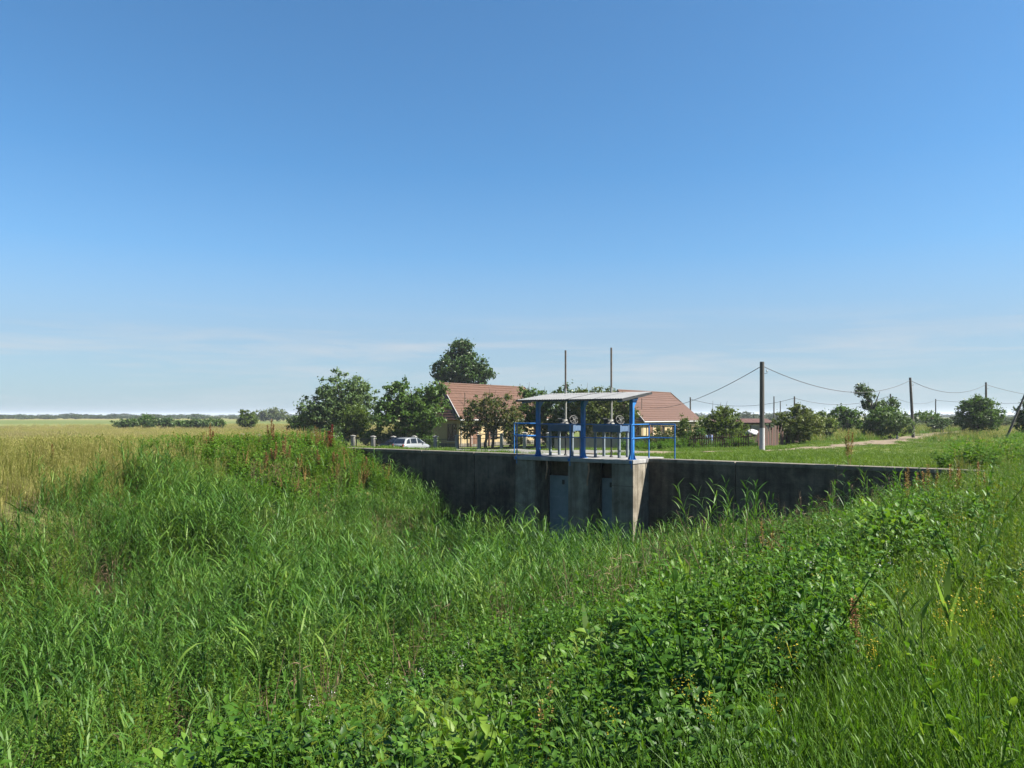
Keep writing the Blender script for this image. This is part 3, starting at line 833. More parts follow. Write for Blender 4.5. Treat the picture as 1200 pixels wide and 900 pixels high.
# ------------------------------------------------------------------ concrete post fence with dark bars
fx, fy = math.cos(R(-20)), math.sin(R(-20))
F0 = (1.17, 70.0)
def fpt(k):
    return F0[0] + fx * 2.25 * k, F0[1] + fy * 2.25 * k
KS = list(range(-14, 2))
fo = fpt(KS[0])
fe = thing('post_fence', 'fence of grey capped concrete posts and dark bars before the left house', 'fence', (*fo, gz(*fo)), R(-20))
def floc(k):
    x, y = fpt(k)
    return (k - KS[0]) * 2.25, gz(x, y) - gz(*fo)
panel_mesh = None
for k in KS:
    xl, zl = floc(k)
    p = MB().box(xl - 0.14, xl + 0.14, -0.14, 0.14, zl - 0.3, zl + 1.46).build('post', 'post_concrete', fe)
    MB().add([(xl - .21, -.21, zl + 1.461), (xl + .21, -.21, zl + 1.461), (xl + .21, .21, zl + 1.461), (xl - .21, .21, zl + 1.461),
              (xl - .21, -.21, zl + 1.53), (xl + .21, -.21, zl + 1.53), (xl + .21, .21, zl + 1.53), (xl - .21, .21, zl + 1.53), (xl, 0, zl + 1.62)],
             [(3, 2, 1, 0), (0, 1, 5, 4), (1, 2, 6, 5), (2, 3, 7, 6), (3, 0, 4, 7), (4, 5, 8), (5, 6, 8), (6, 7, 8), (7, 4, 8)]).build('cap', 'post_concrete', p)
    if k < KS[-1]:
        xn, zn = floc(k + 1)
        MB().add([(xl + .142, -.08, zl - .3), (xn - .142, -.08, zn - .3), (xn - .142, .08, zn - .3), (xl + .142, .08, zl - .3),
                  (xl + .142, -.08, zl + .35), (xn - .142, -.08, zn + .35), (xn - .142, .08, zn + .35), (xl + .142, .08, zl + .35)],
                 [(3, 2, 1, 0), (4, 5, 6, 7), (0, 1, 5, 4), (1, 2, 6, 5), (2, 3, 7, 6), (3, 0, 4, 7)]).build('plinth', 'wall_concrete', fe)
        mb = MB()
        for z in (0.48, 1.22):
            mb.bar((xl + 0.142, 0, zl + z), (xn - 0.142, 0, zn + z), 0.03, 0.04)
        for j in range(1, 15):
            t = j / 15
            xx, zz = xl + (xn - xl) * t, zl + (zn - zl) * t
            mb.bar((xx, 0, zz + 0.36), (xx, 0, zz + 1.32), 0.018)
        mb.build('bar_panel', 'dark_steel', fe)
# beige garden wall that carries the fence on to the right
bwp = [fpt(1.25), (14.5, 66.0)]
ang = math.atan2(bwp[1][1] - bwp[0][1], bwp[1][0] - bwp[0][0])
Lw = math.hypot(bwp[1][0] - bwp[0][0], bwp[1][1] - bwp[0][1])
bw = thing('garden_wall', 'low beige garden wall seen between the hoist legs under the canopy', 'wall', (*bwp[0], gz(*bwp[0])), ang)
nP = 5
for i in range(nP):
    a, b = Lw * i / nP, Lw * (i + 1) / nP
    x_, y_ = bwp[0][0] + math.cos(ang) * (a + b) / 2, bwp[0][1] + math.sin(ang) * (a + b) / 2
    z_ = gz(x_, y_) - gz(*bwp[0])
    MB().box(a + 0.02, b - 0.02, -0.09, 0.09, z_ - 0.4, z_ + 1.0).build('wall_panel', 'beige_wall', bw)
    MB().box(a + 0.003, b - 0.003, -0.13, 0.13, z_ + 1.002, z_ + 1.07).build('coping', 'cap_concrete', bw)

# weathered board fence by the pole
b0, b1 = (18.6, 58.0), (24.8, 66.5)
ang = math.atan2(b1[1] - b0[1], b1[0] - b0[0]); Lw = math.hypot(b1[0] - b0[0], b1[1] - b0[1])
bf = thing('board_fence', 'crooked weathered board fence running back from the utility pole', 'fence', (*b0, gz(*b0)), ang)
rg = random.Random(3)
k = 0; pos = 0.0
while pos < Lw:
    w = rg.uniform(0.16, 0.3)
    x_, y_ = b0[0] + math.cos(ang) * pos, b0[1] + math.sin(ang) * pos
    z_ = gz(x_, y_) - gz(*b0)
    m4 = Matrix.Translation((pos + w / 2, 0, z_)) @ Matrix.Rotation(R(rg.uniform(-4, 4)), 4, 'Y')
    MB().box(-w / 2 + 0.01, w / 2 - 0.01, -0.015 + 0.006 * (k % 2), 0.015 + 0.006 * (k % 2), -0.15, rg.uniform(1.1, 1.75), m4).build('board', 'weathered_wood' if k % 3 else 'red_brown_wood', bf)
    pos += w + (rg.uniform(0.25, 0.6) if rg.random() < 0.15 else 0.02); k += 1
for z in (0.45, 1.05):
    MB().bar((0, 0.06, z), (Lw, 0.06, z + gz(*b1) - gz(*b0)), 0.05, 0.09).build('rail', 'weathered_wood', bf)
# low picket fence along the garden, left of the pole
b0, b1 = (14.2, 62.5), (18.3, 58.4)
ang = math.atan2(b1[1] - b0[1], b1[0] - b0[0]); Lw = math.hypot(b1[0] - b0[0], b1[1] - b0[1])
pf = thing('picket_fence', 'low red brown picket fence along the vegetable garden left of the pole', 'fence', (*b0, gz(*b0)), ang)
for k in range(int(Lw / 0.2)):
    x_, y_ = b0[0] + math.cos(ang) * k * 0.2, b0[1] + math.sin(ang) * k * 0.2
    z_ = gz(x_, y_) - gz(*b0)
    MB().box(k * 0.2, k * 0.2 + 0.08, -0.012, 0.012, z_ - 0.1, z_ + rg.uniform(0.85, 1.15)).build('picket', 'red_brown_wood', pf)
for z in (0.3, 0.8):
    MB().bar((0, 0.04, z), (Lw, 0.04, z + gz(*b1) - gz(*b0)), 0.04, 0.07).build('rail', 'red_brown_wood', pf)

# tarp covered heap, blue barrels, slatted box
x, y = at(881, 68)
t = thing('covered_heap', 'heap under a white sheet in the garden left of the pole', 'heap', (x, y, gz(x, y)), 0.3)
hm = MB(); v = []; f = []; nn = 14
for i in range(7):
    for k in range(nn):
        a = 2 * math.pi * k / nn; rr = (1 - (i / 6) ** 2) ** 0.5 if i < 6 else 0.02
        rr *= 1 + 0.08 * math.sin(3 * a + i) + 0.05 * math.sin(7 * a)
        v.append((0.62 * rr * math.cos(a), 0.5 * rr * math.sin(a), 0.95 + 0.42 * i / 6 + 0.03 * math.sin(5 * a + i)))
for i in range(6):
    for k in range(nn):
        f.append((i * nn + k, i * nn + (k + 1) % nn, (i + 1) * nn + (k + 1) % nn, (i + 1) * nn + k))
hm.add(v, f, True).build('sheet', 'white_tarp', t)
MB().box(-0.55, 0.55, -0.42, 0.42, 0, 1.0).build('stack', 'weathered_wood', t)
for px_, lab in ((826, 'blue plastic barrel half hidden by plants in the garden, left one'), (832, 'blue plastic barrel half hidden by plants in the garden, right one')):
    x, y = at(px_, 64)
    t = thing('barrel', lab, 'barrel', (x, y, gz(x, y)), 0, 'barrels in the garden')
    MB().lathe([(0, 0), (0.27, 0), (0.29, 0.05), (0.30, 0.3), (0.28, 0.33), (0.30, 0.36), (0.30, 0.65), (0.28, 0.68), (0.29, 0.9), (0.27, 0.95), (0, 0.95)], 18).build('drum', 'blue_plastic', t)
    MB().lathe([(0, 0.951), (0.285, 0.951), (0.285, 0.985), (0.25, 1.0), (0, 1.0)], 18).build('lid', 'dark_steel', t)
x, y = at(971, 74)
t = thing('slatted_box', 'dark slatted wooden box standing on the grass by the bushes', 'box', (x, y, gz(x, y)), -0.4)
for k in range(4):
    for (a0, a1, c0, c1) in ((-.36, .36, -.34, -.31), (-.36, .36, .31, .34), (-.36, -.33, -.308, .308), (.33, .36, -.308, .308)):
        MB().box(a0, a1, c0, c1, 0.06 + k * 0.16, 0.2 + k * 0.16).build('slat', 'dark_steel' if k % 2 else 'brown_wood', t)
for (a, c) in ((-.3, -.28), (.3, -.28), (-.3, .28), (.3, .28)):
    MB().box(a - .03, a + .03, c - .029, c + .029, 0, 0.74).build('corner_post', 'brown_wood', t)
MB().box(-.4, .4, -.38, .38, 0.742, 0.79).build('lid', 'brown_wood', t)

# ------------------------------------------------------------------ cars
def car(label, px, d, paint, heading):
    x, y = at(px, d)
    c = thing('parked_car', label, 'car', (x, y, gz(x, y) + 0.03), heading, 'cars parked by the fence')
    # local: +y forward, x across; body lofted from rear to front
    st = [(-1.86, .62, .38, .80), (-1.80, .76, .28, .95), (-1.55, .81, .22, 1.0), (-0.6, .82, .2, .98), (0.3, .82, .2, .96), (0.95, .81, .2, .93), (1.45, .78, .22, .84), (1.75, .70, .27, .74), (1.86, .55, .36, .62)]
    mb = MB(); v = []; n = 10
    for (yy, hw, z0, z1) in st:
        zc = (z0 + z1) / 2
        prof = [(-hw * .86, z0), (-hw * .98, z0 + .1), (-hw, zc), (-hw * .97, z1 - .08), (-hw * .86, z1), (hw * .86, z1), (hw * .97, z1 - .08), (hw, zc), (hw * .98, z0 + .1), (hw * .86, z0)]
        v += [(a, yy, z) for a, z in prof]
    f = []
    for i in range(len(st) - 1):
        for k in range(n):
            f.append((i * n + k, i * n + (k + 1) % n, (i + 1) * n + (k + 1) % n, (i + 1) * n + k))
    f += [tuple(range(n)), tuple(range((len(st) - 1) * n + n - 1, (len(st) - 1) * n - 1, -1))]
    mb.add(v, f, True)
    body = mb.build('body', paint, c)
    # cabin
    def sect(yb, yt, hb, ht, zb_, zt):
        return yb, yt, hb, ht, zb_, zt
    low = [(-1.72, .74), (-1.2, .775), (-.3, .775), (.45, .77), (1.15, .72)]
    top = [(-1.42, .56), (-1.1, .61), (-.35, .62), (.2, .60), (.42, .55)]
    v = []; f = []
    zl_, zt_ = .93, [1.42, 1.47, 1.5, 1.47, 1.42]
    for i in range(5):
        (yb, hb), (yt, ht) = low[i], top[i]
        v += [(-hb, yb, zl_), (-ht - .02, yt, zt_[i] - .05), (-ht + .08, yt, zt_[i]), (ht - .08, yt, zt_[i]), (ht + .02, yt, zt_[i] - .05), (hb, yb, zl_)]
    for i in range(4):
        for k in range(5):
            f.append((i * 6 + k, i * 6 + k + 1, i * 6 + 7 + k, i * 6 + 6 + k))
    f += [(5, 4, 3, 2, 1, 0), (24, 25, 26, 27, 28, 29)]
    cab = MB().add(v, f).build('cabin', paint, c)
    bevel(cab, 0.03, 2)
    def quad_on(a, b_, c_, d_, inset, name):
        a, b_, c_, d_ = map(Vector, (a, b_, c_, d_))
        m_ = (a + b_ + c_ + d_) / 4
        nr = (b_ - a).cross(d_ - a).normalized()
        if nr.dot(m_ - Vector((0, -0.3, 1.0))) < 0: nr = -nr
        pts = [p + (m_ - p) * inset + nr * 0.012 for p in (a, b_, c_, d_)]
        pts2 = [p - nr * 0.03 for p in pts]
        return MB().add(pts + pts2, [(0, 1, 2, 3), (7, 6, 5, 4), (0, 4, 5, 1), (1, 5, 6, 2), (2, 6, 7, 3), (3, 7, 4, 0)]).build(name, 'car_glass', c)
    quad_on((-.74, -1.72, .95), (.74, -1.72, .95), (.57, -1.42, 1.40), (-.57, -1.42, 1.40), .12, 'rear_window')
    quad_on((-.72, 1.15, .95), (.72, 1.15, .95), (.56, .42, 1.40), (-.56, .42, 1.40), .08, 'windscreen')
    for sg in (-1, 1):
        quad_on((sg * .775, -1.5, .97), (sg * .775, -.98, .97), (sg * .63, -.98, 1.42), (sg * .62, -1.22, 1.40), .1, 'side_window')
        quad_on((sg * .775, -.9, .97), (sg * .775, -.1, .97), (sg * .635, -.1, 1.45), (sg * .63, -.88, 1.44), .08, 'side_window')
        quad_on((sg * .775, .0, .97), (sg * .745, .85, .96), (sg * .61, .26, 1.42), (sg * .635, .0, 1.45), .08, 'side_window')
        o = MB().box(sg * .62 - .09, sg * .62 + .09, -1.86, -1.79, .68, .92).build('tail_light', 'tail_light', c); bevel(o, .02, 2)
        o = MB().box(sg * .87 - .07, sg * .87 + .07, .62, .72, .93, 1.06).build('mirror', paint, c); bevel(o, .02, 2)
        o = MB().box(sg * .58 - .12, sg * .58 + .12, 1.74, 1.80, .55, .70).build('headlight', 'white_trim', c); bevel(o, .02, 2)
        for yy in (-1.2, 1.15):
            w = MB().tube([(sg * .66, yy, .29), (sg * .835, yy, .29)], .29, 20).build('wheel', 'rubber', c)
            MB().tube([(sg * .836, yy, .29), (sg * .845, yy, .29)], .19, 14).build('rim', 'galvanised', w)
    o = MB().box(-.72, .72, -1.93, -1.8, .34, .56).build('bumper', paint, c); bevel(o, .04, 2)
    MB().box(-.26, .26, -1.875, -1.868, .66, .77).build('number_plate', 'white_trim', c)
    return c
car('silver white hatchback parked behind the wing wall, seen from the rear', 482.5, 71, 'car_paint', TH)
car('black car parked close to the fence, mostly hidden by the silver car', 467, 74.8, 'car_paint_dark', R(84))

# ------------------------------------------------------------------ utility poles and wires
def pole(label, px, d, top_py, r0, r1, lean=0.0, white=False, bracket=True, group='utility poles', base=None, mat='pole_wood', name='utility_pole'):
    x, y = at(px, d)
    zb = gz(x, y)
    h = zat(top_py, d) - zb
    t = thing(name, label, 'pole', (x, y, zb), 0, group)
    lx = lean * h
    n = 6
    pts = [(lx * (i / n), 0, -0.5 if i == 0 else h * i / n) for i in range(n + 1)]
    MB().tube(pts, [r0 + (r1 - r0) * i / n for i in range(n + 1)], 10).build('shaft', mat, t)
    if white:
        MB().tube([(0, 0, 0.0), (lx * 1.45 / h, 0, 1.45)], [r0 + .006, r0 + .002], 14).build('whitewash_band', 'whitewash', t)
    if bracket:
        MB().tube([(lx * .93 + r1 * .8, -.02, h * .87), (lx * .93 + r1 + .16, -.04, h * .87), (lx * .93 + r1 + .16, -.04, h * .87 + .12)], 0.014, 6).build('bracket', 'dark_steel', t)
        MB().lathe([(0, 0), (.035, 0), (.05, .03), (.03, .06), (.045, .09), (0, .12)], 10, (lx * .93 + r1 + .16, -.04, h * .87 + .1)).build('insulator', 'white_trim', t)
    return Vector((x + lx * .97, y, zb + h * .955))
P1 = pole('thick weathered utility pole with whitewashed foot near the garden', 893, 48, 424, 0.165, 0.14, 0.0, white=True)
P2 = pole('dark utility pole beside the bushy tree and the earth track', 1070.5, 80, 442.5, 0.17, 0.12, -0.055)
P3 = pole('utility pole whose top rises behind the round tree at right', 1156, 105, 448, 0.17, 0.12, -0.01)
P4 = pole('steeply leaning dark pole at the right edge of the picture', 1176, 60, 458, 0.10, 0.07, 0.42, bracket=False)
far = [('thin far pole just right of the right house roof', 809, 128, 465.5), ('thin far pole nearest the right side of the thick pole', 907, 150, 464.5),
       ('shorter thin far pole between two others behind the bushes', 914.5, 190, 470), ('thin far pole rising above the olive bush right of the thick pole', 931, 118, 464.5),
       ('thin far pole behind the ragged dark tree', 1043.5, 120, 461.5), ('thin far pole left of the round tree above the meadow', 1096.5, 165, 467.5),
       ('short far pole above the left side of the round tree', 1149, 170, 468)]
PF = [pole(lab, px_, d_, ty, 0.15, 0.11, 0.0, bracket=False, group='far thin poles') for lab, px_, d_, ty in far]
def wire(a, b, sag, label, r=0.02, n=24):
    a, b = Vector(a), Vector(b)
    pts = []
    for i in range(n + 1):
        t = i / n
        p = a.lerp(b, t); p.z -= sag * 4 * t * (1 - t)
        pts.append(p)
    o = MB().tube(pts, r, 5).build('overhead_wire', 'wire')
    return tag(o, label, 'wire', 'overhead wires')
hx, hy = at(762, 101)
wire(P1, (hx, hy, zat(478, 101)), 0.8, 'wire dropping from the thick pole to the right house roof', 0.022)
wire(P1, P2, 1.45, 'wire sagging between the thick pole and the pole by the track', 0.024)
wire(P2, P3, 1.2, 'wire sagging between the track pole and the pole behind the round tree', 0.028)
wire(P3, W(20, 20) + (zat(452, 60),) if False else (at(1300, 110)[0], 110, 3.0), 1.1, 'wire running from the pole behind the round tree out to the right', 0.028)
wire(PF[0], PF[3], 1.2, 'faint wire from the pole by the house roof to the pole over the olive bush', 0.028)
wire(PF[3], PF[4], 1.2, 'faint wire between the olive bush pole and the ragged tree pole', 0.028)
wire(PF[4], PF[5], 1.0, 'faint wire between the ragged tree pole and the meadow pole', 0.028)
wire(PF[5], (at(1300, 150)[0], 150, 3.6), 1.0, 'faint wire from the meadow pole passing behind the round tree', 0.03)

# ------------------------------------------------------------------ trees and shrubs
def leaves(centres, rad, per, size, rng, squash=0.8):
    """clumps of small folded leaf faces round the given centres"""
    nC = len(centres)
    n = nC * per
    c = np.repeat(centres, per, 0)
    r = np.repeat(rad, per)
    off = rng.normal(0, 1, (n, 3)); off /= np.linalg.norm(off, axis=1)[:, None]
    off *= np.minimum(np.abs(rng.normal(0, 0.62, n)), 1.7)[:, None] * r[:, None]
    off[:, 2] *= squash
    p = c + off
    nrm = off / (r[:, None] + 1e-6) + rng.normal(0, 0.75, (n, 3)) + np.array([0, 0, 0.35])
    nrm /= np.linalg.norm(nrm, axis=1)[:, None]
    a = np.cross(nrm, rng.normal(0, 1, (n, 3))); a /= np.linalg.norm(a, axis=1)[:, None]
    b = np.cross(nrm, a)
    L = size * (0.6 + 0.8 * rng.random(n))[:, None]
    wd = L * 0.55
    v = np.empty((n, 4, 3))
    v[:, 0] = p - a * L * 0.5
    v[:, 1] = p + b * wd * 0.5 + nrm * wd * 0.18
    v[:, 2] = p + a * L * 0.5 - nrm * L * 0.1
    v[:, 3] = p - b * wd * 0.5 + nrm * wd * 0.18
    f = np.arange(n * 4).reshape(n, 4)
    return v.reshape(-1, 3), f

def tree(name, label, cat, d, base_px, lobes, mat, seed, leafsize=0.24, clump=0.42, dens=1.0, per=42, trunk=0.13, group=None, white=False, stems=1, bare=0, fill=0.5, depth=1.0, bark='bark'):
    """lobes: (px, py, rx, ry) outlines in the photograph, turned to metres at distance d"""
    rng = np.random.default_rng(seed); rg = random.Random(seed)
    bx_, by_ = at(base_px, d)
    zb = gz(bx_, by_)
    t = thing(name, label, cat, (bx_, by_, zb), 0, group)
    k = d / F
    cs = []; rs = []
    for (px_, py_, rx_, ry_) in lobes:
        cx_, cz = (px_ - base_px) * k, zat(py_, d) - zb
        rx, rz = rx_ * k, ry_ * k
        ry = (rx * 0.6 + rz * 0.4) * depth
        area = 4 * math.pi * ((rx * ry) ** 1.6 / 3 + (rx * rz) ** 1.6 / 3 + (ry * rz) ** 1.6 / 3) ** (1 / 1.6)
        m_ = int(max(5, dens * area / (clump * clump * 1.9)))
        u = rng.normal(0, 1, (m_, 3)); u /= np.linalg.norm(u, axis=1)[:, None]
        rad = np.where(rng.random(m_) < fill, rng.uniform(0.25, 0.85, m_), rng.uniform(0.78, 1.05, m_))
        rad = np.where(rng.random(m_) < 0.10, rng.uniform(1.02, 1.14, m_), rad)
        pts = u * rad[:, None] * np.array([rx, ry, rz]) + np.array([cx_, rng.normal(0, ry * 0.15), cz])
        cs.append(pts); rs.append(clump * rng.uniform(0.6, 1.3, m_))
    cs = np.concatenate(cs); rs = np.concatenate(rs)
    ok = cs[:, 2] > 0.12
    cs, rs = cs[ok], rs[ok]
    v, f = leaves(cs, rs, per, leafsize, rng)
    v[:, 2] = np.maximum(v[:, 2], 0.02)
    me = np_mesh('crown', v, f, mat)
    o = bpy.data.objects.new('crown', me); C.objects.link(o); o.parent = t
    # trunk and limbs
    top = cs[:, 2].max(); mid = float(np.median(cs[:, 2])); cxm = float(np.median(cs[:, 0]))
    fork = max(0.25, min(mid * 0.6, cs[:, 2].min() + 0.5))
    for sidx in range(stems):
        mb = MB()
        ox = (sidx - (stems - 1) / 2) * trunk * 4
        pts = [(ox, 0, -0.2), (ox * 1.2 + rg.uniform(-.06, .06), rg.uniform(-.06, .06), fork * .5), (cxm * .3 + ox, rg.uniform(-.1, .1), fork), (cxm * .7 + ox, rg.uniform(-.15, .15), (fork + top) / 2), (cxm + ox * .5, 0, top * .86)]
        mb.tube(pts, [trunk * 1.25, trunk, trunk * .85, trunk * .5, trunk * .15], 8)
        mb.build('trunk', bark, t)
        if white:
            MB().tube([pts[0], pts[1], (pts[1][0], pts[1][1], fork * .55)], [trunk * 1.28, trunk * 1.06, trunk * 1.04], 8).build('whitewash_band', 'whitewash', t)
    mb = MB()
    sel = rng.permutation(len(cs))[:min(len(cs), 34)]
    for i in sel:
        c = cs[i]
        t0 = rg.uniform(0.2, 0.7)
        z0 = fork + (min(c[2], top * .85) - fork) * t0 * .8 if c[2] > fork else fork * .8
        a = Vector((cxm * (.3 + .4 * t0), 0, max(0.1, z0)))
        b = Vector(c)
        m_ = a.lerp(b, .5) + Vector((rg.uniform(-.2, .2), rg.uniform(-.2, .2), -.05 + rg.uniform(0, .25)))
        mb.tube([a, m_, b], [trunk * .38, trunk * .24, trunk * .07], 5, cap=False)
    for i in range(bare):
        hi_ = [j for j in range(len(cs)) if cs[j][2] > top * .72]
        a = Vector(cs[rg.choice(hi_)])
        mb.tube([a, a + Vector((rg.uniform(-.3, .9), rg.uniform(-.3, .3), rg.uniform(.5, 1.1)))], [.025, .008], 4, cap=False)
    mb.build('branches', bark, t)
    return t

tree('walnut_tree', 'large bushy green tree at the left end of the post fence', 'tree', 89, 402, [(402, 460, 30, 24), (380, 484, 28, 22), (424, 482, 24, 26), (398, 492, 36, 20), (366, 494, 15, 14), (424, 455, 12, 10)], 'tree_grey', 21, 0.30, 0.55, 0.85, 40, 0.22, bare=5)
tree('willow_shrub', 'pale green upright shrub between the large left tree and the walnut', 'shrub', 81, 414, [(414, 492, 15, 20), (424, 500, 10, 14), (405, 500, 10, 14)], 'tree_light', 22, 0.18, 0.34, 1.0, 36, 0.06, stems=3)
tree('walnut_tree', 'dense green tree hiding the left end of the house, behind the silver car', 'tree', 79, 489, [(465, 468, 17, 20), (500, 478, 25, 24), (480, 488, 36, 18), (512, 458, 11, 12), (452, 484, 12, 18), (470, 452, 9, 9)], 'tree_mid', 23, 0.30, 0.5, 0.9, 42, 0.2)
tree('poplar_tree', 'tall dark pointed tree rising behind the left house roof', 'tree', 118, 541, [(541, 432, 32, 17), (540, 416, 17, 16), (541, 404, 8, 8), (521, 438, 13, 10), (562, 438, 14, 11), (541, 458, 30, 22)], 'tree_dark', 24, 0.42, 0.7, 1.1, 46, 0.3)
tree('peach_tree', 'small forked tree with rusty tips before the sunny house wall', 'tree', 71.5, 573, [(567, 476, 19, 15), (588, 484, 20, 20), (552, 490, 14, 17), (602, 495, 10, 20), (574, 496, 14, 10), (546, 503, 8, 10), (598, 506, 11, 11)], 'tree_rusty', 25, 0.2, 0.36, 0.75, 34, 0.14, stems=2, bare=5)
tree('fruit_tree', 'green tree behind the left canopy post with bare twigs on top', 'tree', 76, 627, [(627, 474, 20, 18), (618, 492, 20, 20), (640, 490, 16, 22), (616, 460, 8, 9)], 'tree_mid', 26, 0.22, 0.4, 0.85, 36, 0.13, bare=7)
tree('fruit_tree', 'green tree behind the left hoist, darkest of the trees under the canopy', 'tree', 74, 664, [(662, 470, 20, 18), (660, 490, 20, 22), (676, 478, 13, 20), (655, 503, 18, 14)], 'tree_dark', 27, 0.22, 0.4, 0.9, 36, 0.13, bare=4)
tree('fruit_tree', 'light green spreading tree behind the right hoist under the canopy', 'tree', 72, 706, [(700, 472, 22, 18), (718, 480, 20, 22), (696, 494, 20, 20), (728, 500, 12, 18), (684, 480, 14, 22), (738, 482, 9, 16)], 'tree_olive', 28, 0.22, 0.4, 0.9, 38, 0.13, bare=4)
tree('rose_bush', 'dark rounded bush on the lawn edge right of the corner post', 'shrub', 64, 776, [(776, 513, 15, 11), (768, 518, 9, 8), (786, 517, 9, 9)], 'tree_rusty', 29, 0.13, 0.26, 1.0, 40, 0.05, stems=3)
tree('cypress_shrub', 'bright green upright shrub before the right end of the right house', 'shrub', 66, 800, [(799, 500, 7, 13), (803, 512, 12, 12), (795, 514, 9, 10)], 'tree_light', 30, 0.13, 0.26, 1.0, 38, 0.05, stems=2)
tree('rose_bush', 'dark leafy bush between the bright upright shrub and the garden tree', 'shrub', 63, 815, [(812, 516, 10, 9), (822, 513, 9, 10)], 'tree_mid', 31, 0.14, 0.26, 1.0, 38, 0.05, stems=2)
tree('apple_tree', 'broad light green fruit tree in the garden left of the thick pole', 'tree', 66, 849, [(846, 493, 22, 14), (830, 500, 16, 13), (862, 505, 14, 14), (848, 483, 9, 8), (840, 508, 22, 9)], 'tree_light', 32, 0.2, 0.36, 0.8, 36, 0.11, bare=3)
tree('plum_tree', 'olive green bushy tree right of the thick pole, its short trunk showing', 'tree', 64, 929, [(932, 495, 25, 17), (919, 500, 15, 14), (948, 500, 15, 15), (935, 482, 14, 8), (930, 508, 18, 9)], 'tree_olive', 33, 0.18, 0.34, 0.95, 38, 0.11, bare=3)
tree('scrub_bush', 'rounded green bush touching the right side of the olive bushy tree', 'shrub', 74, 962, [(962, 497, 14, 14), (970, 500, 9, 11)], 'tree_light', 34, 0.2, 0.36, 0.95, 36, 0.08, stems=2)
tree('scrub_bush', 'low dark bush behind the slatted box', 'shrub', 96, 990, [(985, 490, 16, 12), (1000, 493, 12, 12), (990, 480, 8, 6)], 'tree_mid', 35, 0.26, 0.45, 0.95, 36, 0.1, stems=2)
tree('acacia_tree', 'ragged dark tree with a high tuft above the bushy row', 'tree', 88, 1018, [(1012, 457, 9, 7), (1019, 463, 7, 6), (1016, 473, 5, 8), (1030, 477, 12, 7), (1045, 473, 10, 6), (1036, 486, 18, 10)], 'tree_dark', 36, 0.24, 0.4, 1.0, 36, 0.16, bare=6)
tree('plum_tree', 'dense green tree left of the dark track pole, foot of its trunk white', 'tree', 76, 1029, [(1028, 494, 17, 15), (1040, 487, 16, 10), (1022, 505, 12, 10)], 'tree_mid', 37, 0.2, 0.38, 0.95, 38, 0.09, white=True)
tree('plum_tree', 'small grey green tree touching the dark track pole, foot whitewashed', 'tree', 74, 1051, [(1050, 494, 15, 12), (1062, 500, 9, 9), (1044, 503, 12, 9)], 'tree_grey', 38, 0.2, 0.36, 0.9, 36, 0.08, white=True)
tree('round_tree', 'round full green tree standing alone beside the track at right', 'tree', 80, 1146, [(1148, 484, 24, 17), (1138, 492, 15, 13), (1160, 492, 13, 13), (1147, 472, 14, 8)], 'tree_mid', 39, 0.22, 0.4, 1.1, 42, 0.14)
tree('scrub_bush', 'dark bush cut by the right edge behind the leaning pole', 'shrub', 70, 1202, [(1200, 484, 10, 13), (1212, 482, 14, 16), (1206, 498, 14, 10)], 'tree_dark', 40, 0.22, 0.4, 1.0, 38, 0.1, stems=2)
tree('scrub_bush', 'low dark green bush left of the round tree beside the track', 'shrub', 100, 1104, [(1104, 496, 10, 6), (1096, 499, 8, 4)], 'tree_dark', 41, 0.24, 0.4, 1.0, 36, 0.06, stems=2)
tree('scrub_bush', 'long low bush in the meadow behind the track pole', 'shrub', 120, 1085, [(1078, 489, 10, 6), (1092, 488, 9, 6)], 'tree_mid', 42, 0.28, 0.5, 1.0, 36, 0.06, stems=2)
tree('scrub_bush', 'small dark bush between left field and the large left tree', 'shrub', 104, 349, [(348, 497, 13, 9), (358, 493, 9, 10)], 'tree_dark', 43, 0.26, 0.45, 1.0, 36, 0.08, stems=2)
tree('field_tree', 'small round yellowish tree alone in the left field', 'tree', 165, 290, [(290, 490, 10, 9), (285, 494, 6, 6), (295, 494, 6, 6)], 'tree_light', 44, 0.42, 0.6, 1.1, 36, 0.16)
for i, (px_, w_, h_, m_, lab) in enumerate([
        (366, 11, 9, 'tree_dark', 'low dark garden shrub at the far left end of the post fence'),
        (392, 13, 9, 'tree_dark', 'low dark garden shrub behind the fence under the large left tree'),
        (437, 13, 9, 'tree_mid', 'low garden shrub behind the fence between the two large trees'),
        (463, 13, 10, 'tree_dark', 'low dark garden shrub behind the fence above the black car'),
        (494, 14, 8, 'tree_mid', 'low garden shrub behind the fence above the silver car'),
        (604, 9, 7, 'tree_rusty', 'reddish garden shrub behind the fence right of the forked tree'),
        (646, 12, 10, 'tree_dark', 'low dark shrub behind the fence end left of the first hoist')]):
    tree('garden_shrub', lab, 'shrub', 79.5 - 5 * (i > 4), px_, [(px_, 524 - h_ * 1.3, w_ * 1.2, h_ * 1.3), (px_ + 4, 522 - h_ * .7, w_ * 1.3, h_ * .8)], m_, 70 + i, 0.17, 0.34, 1.0, 34, 0.05, 'garden shrubs behind the post fence', stems=2)
hedge_lab = ['leftmost low bush of the dark hedge in the left field', 'second bush from the left in the field hedge, tallest of it', 'third bush from the left in the field hedge', 'fourth bush from the left in the field hedge, low', 'fifth bush from the left in the field hedge', 'rightmost bush of the hedge in the left field']
for i, (px_, w_, h_) in enumerate(((146, 15, 6), (168, 15, 9), (190, 15, 7), (212, 14, 5.5), (232, 14, 7), (250, 11, 6.5))):
    tree('hedge_bush', hedge_lab[i], 'bush', 172 + 3 * (i % 2), px_, [(px_, 501.5 - h_ * .8, w_, h_ * .8), (px_ + 5, 500 - h_ * .6, w_ * .8, h_ * .6)], 'tree_mid' if i % 2 else 'tree_dark', 50 + i, 0.42, 0.7, 1.0, 32, 0.1, 'bushes of the hedge in the left field', stems=2, depth=0.7)
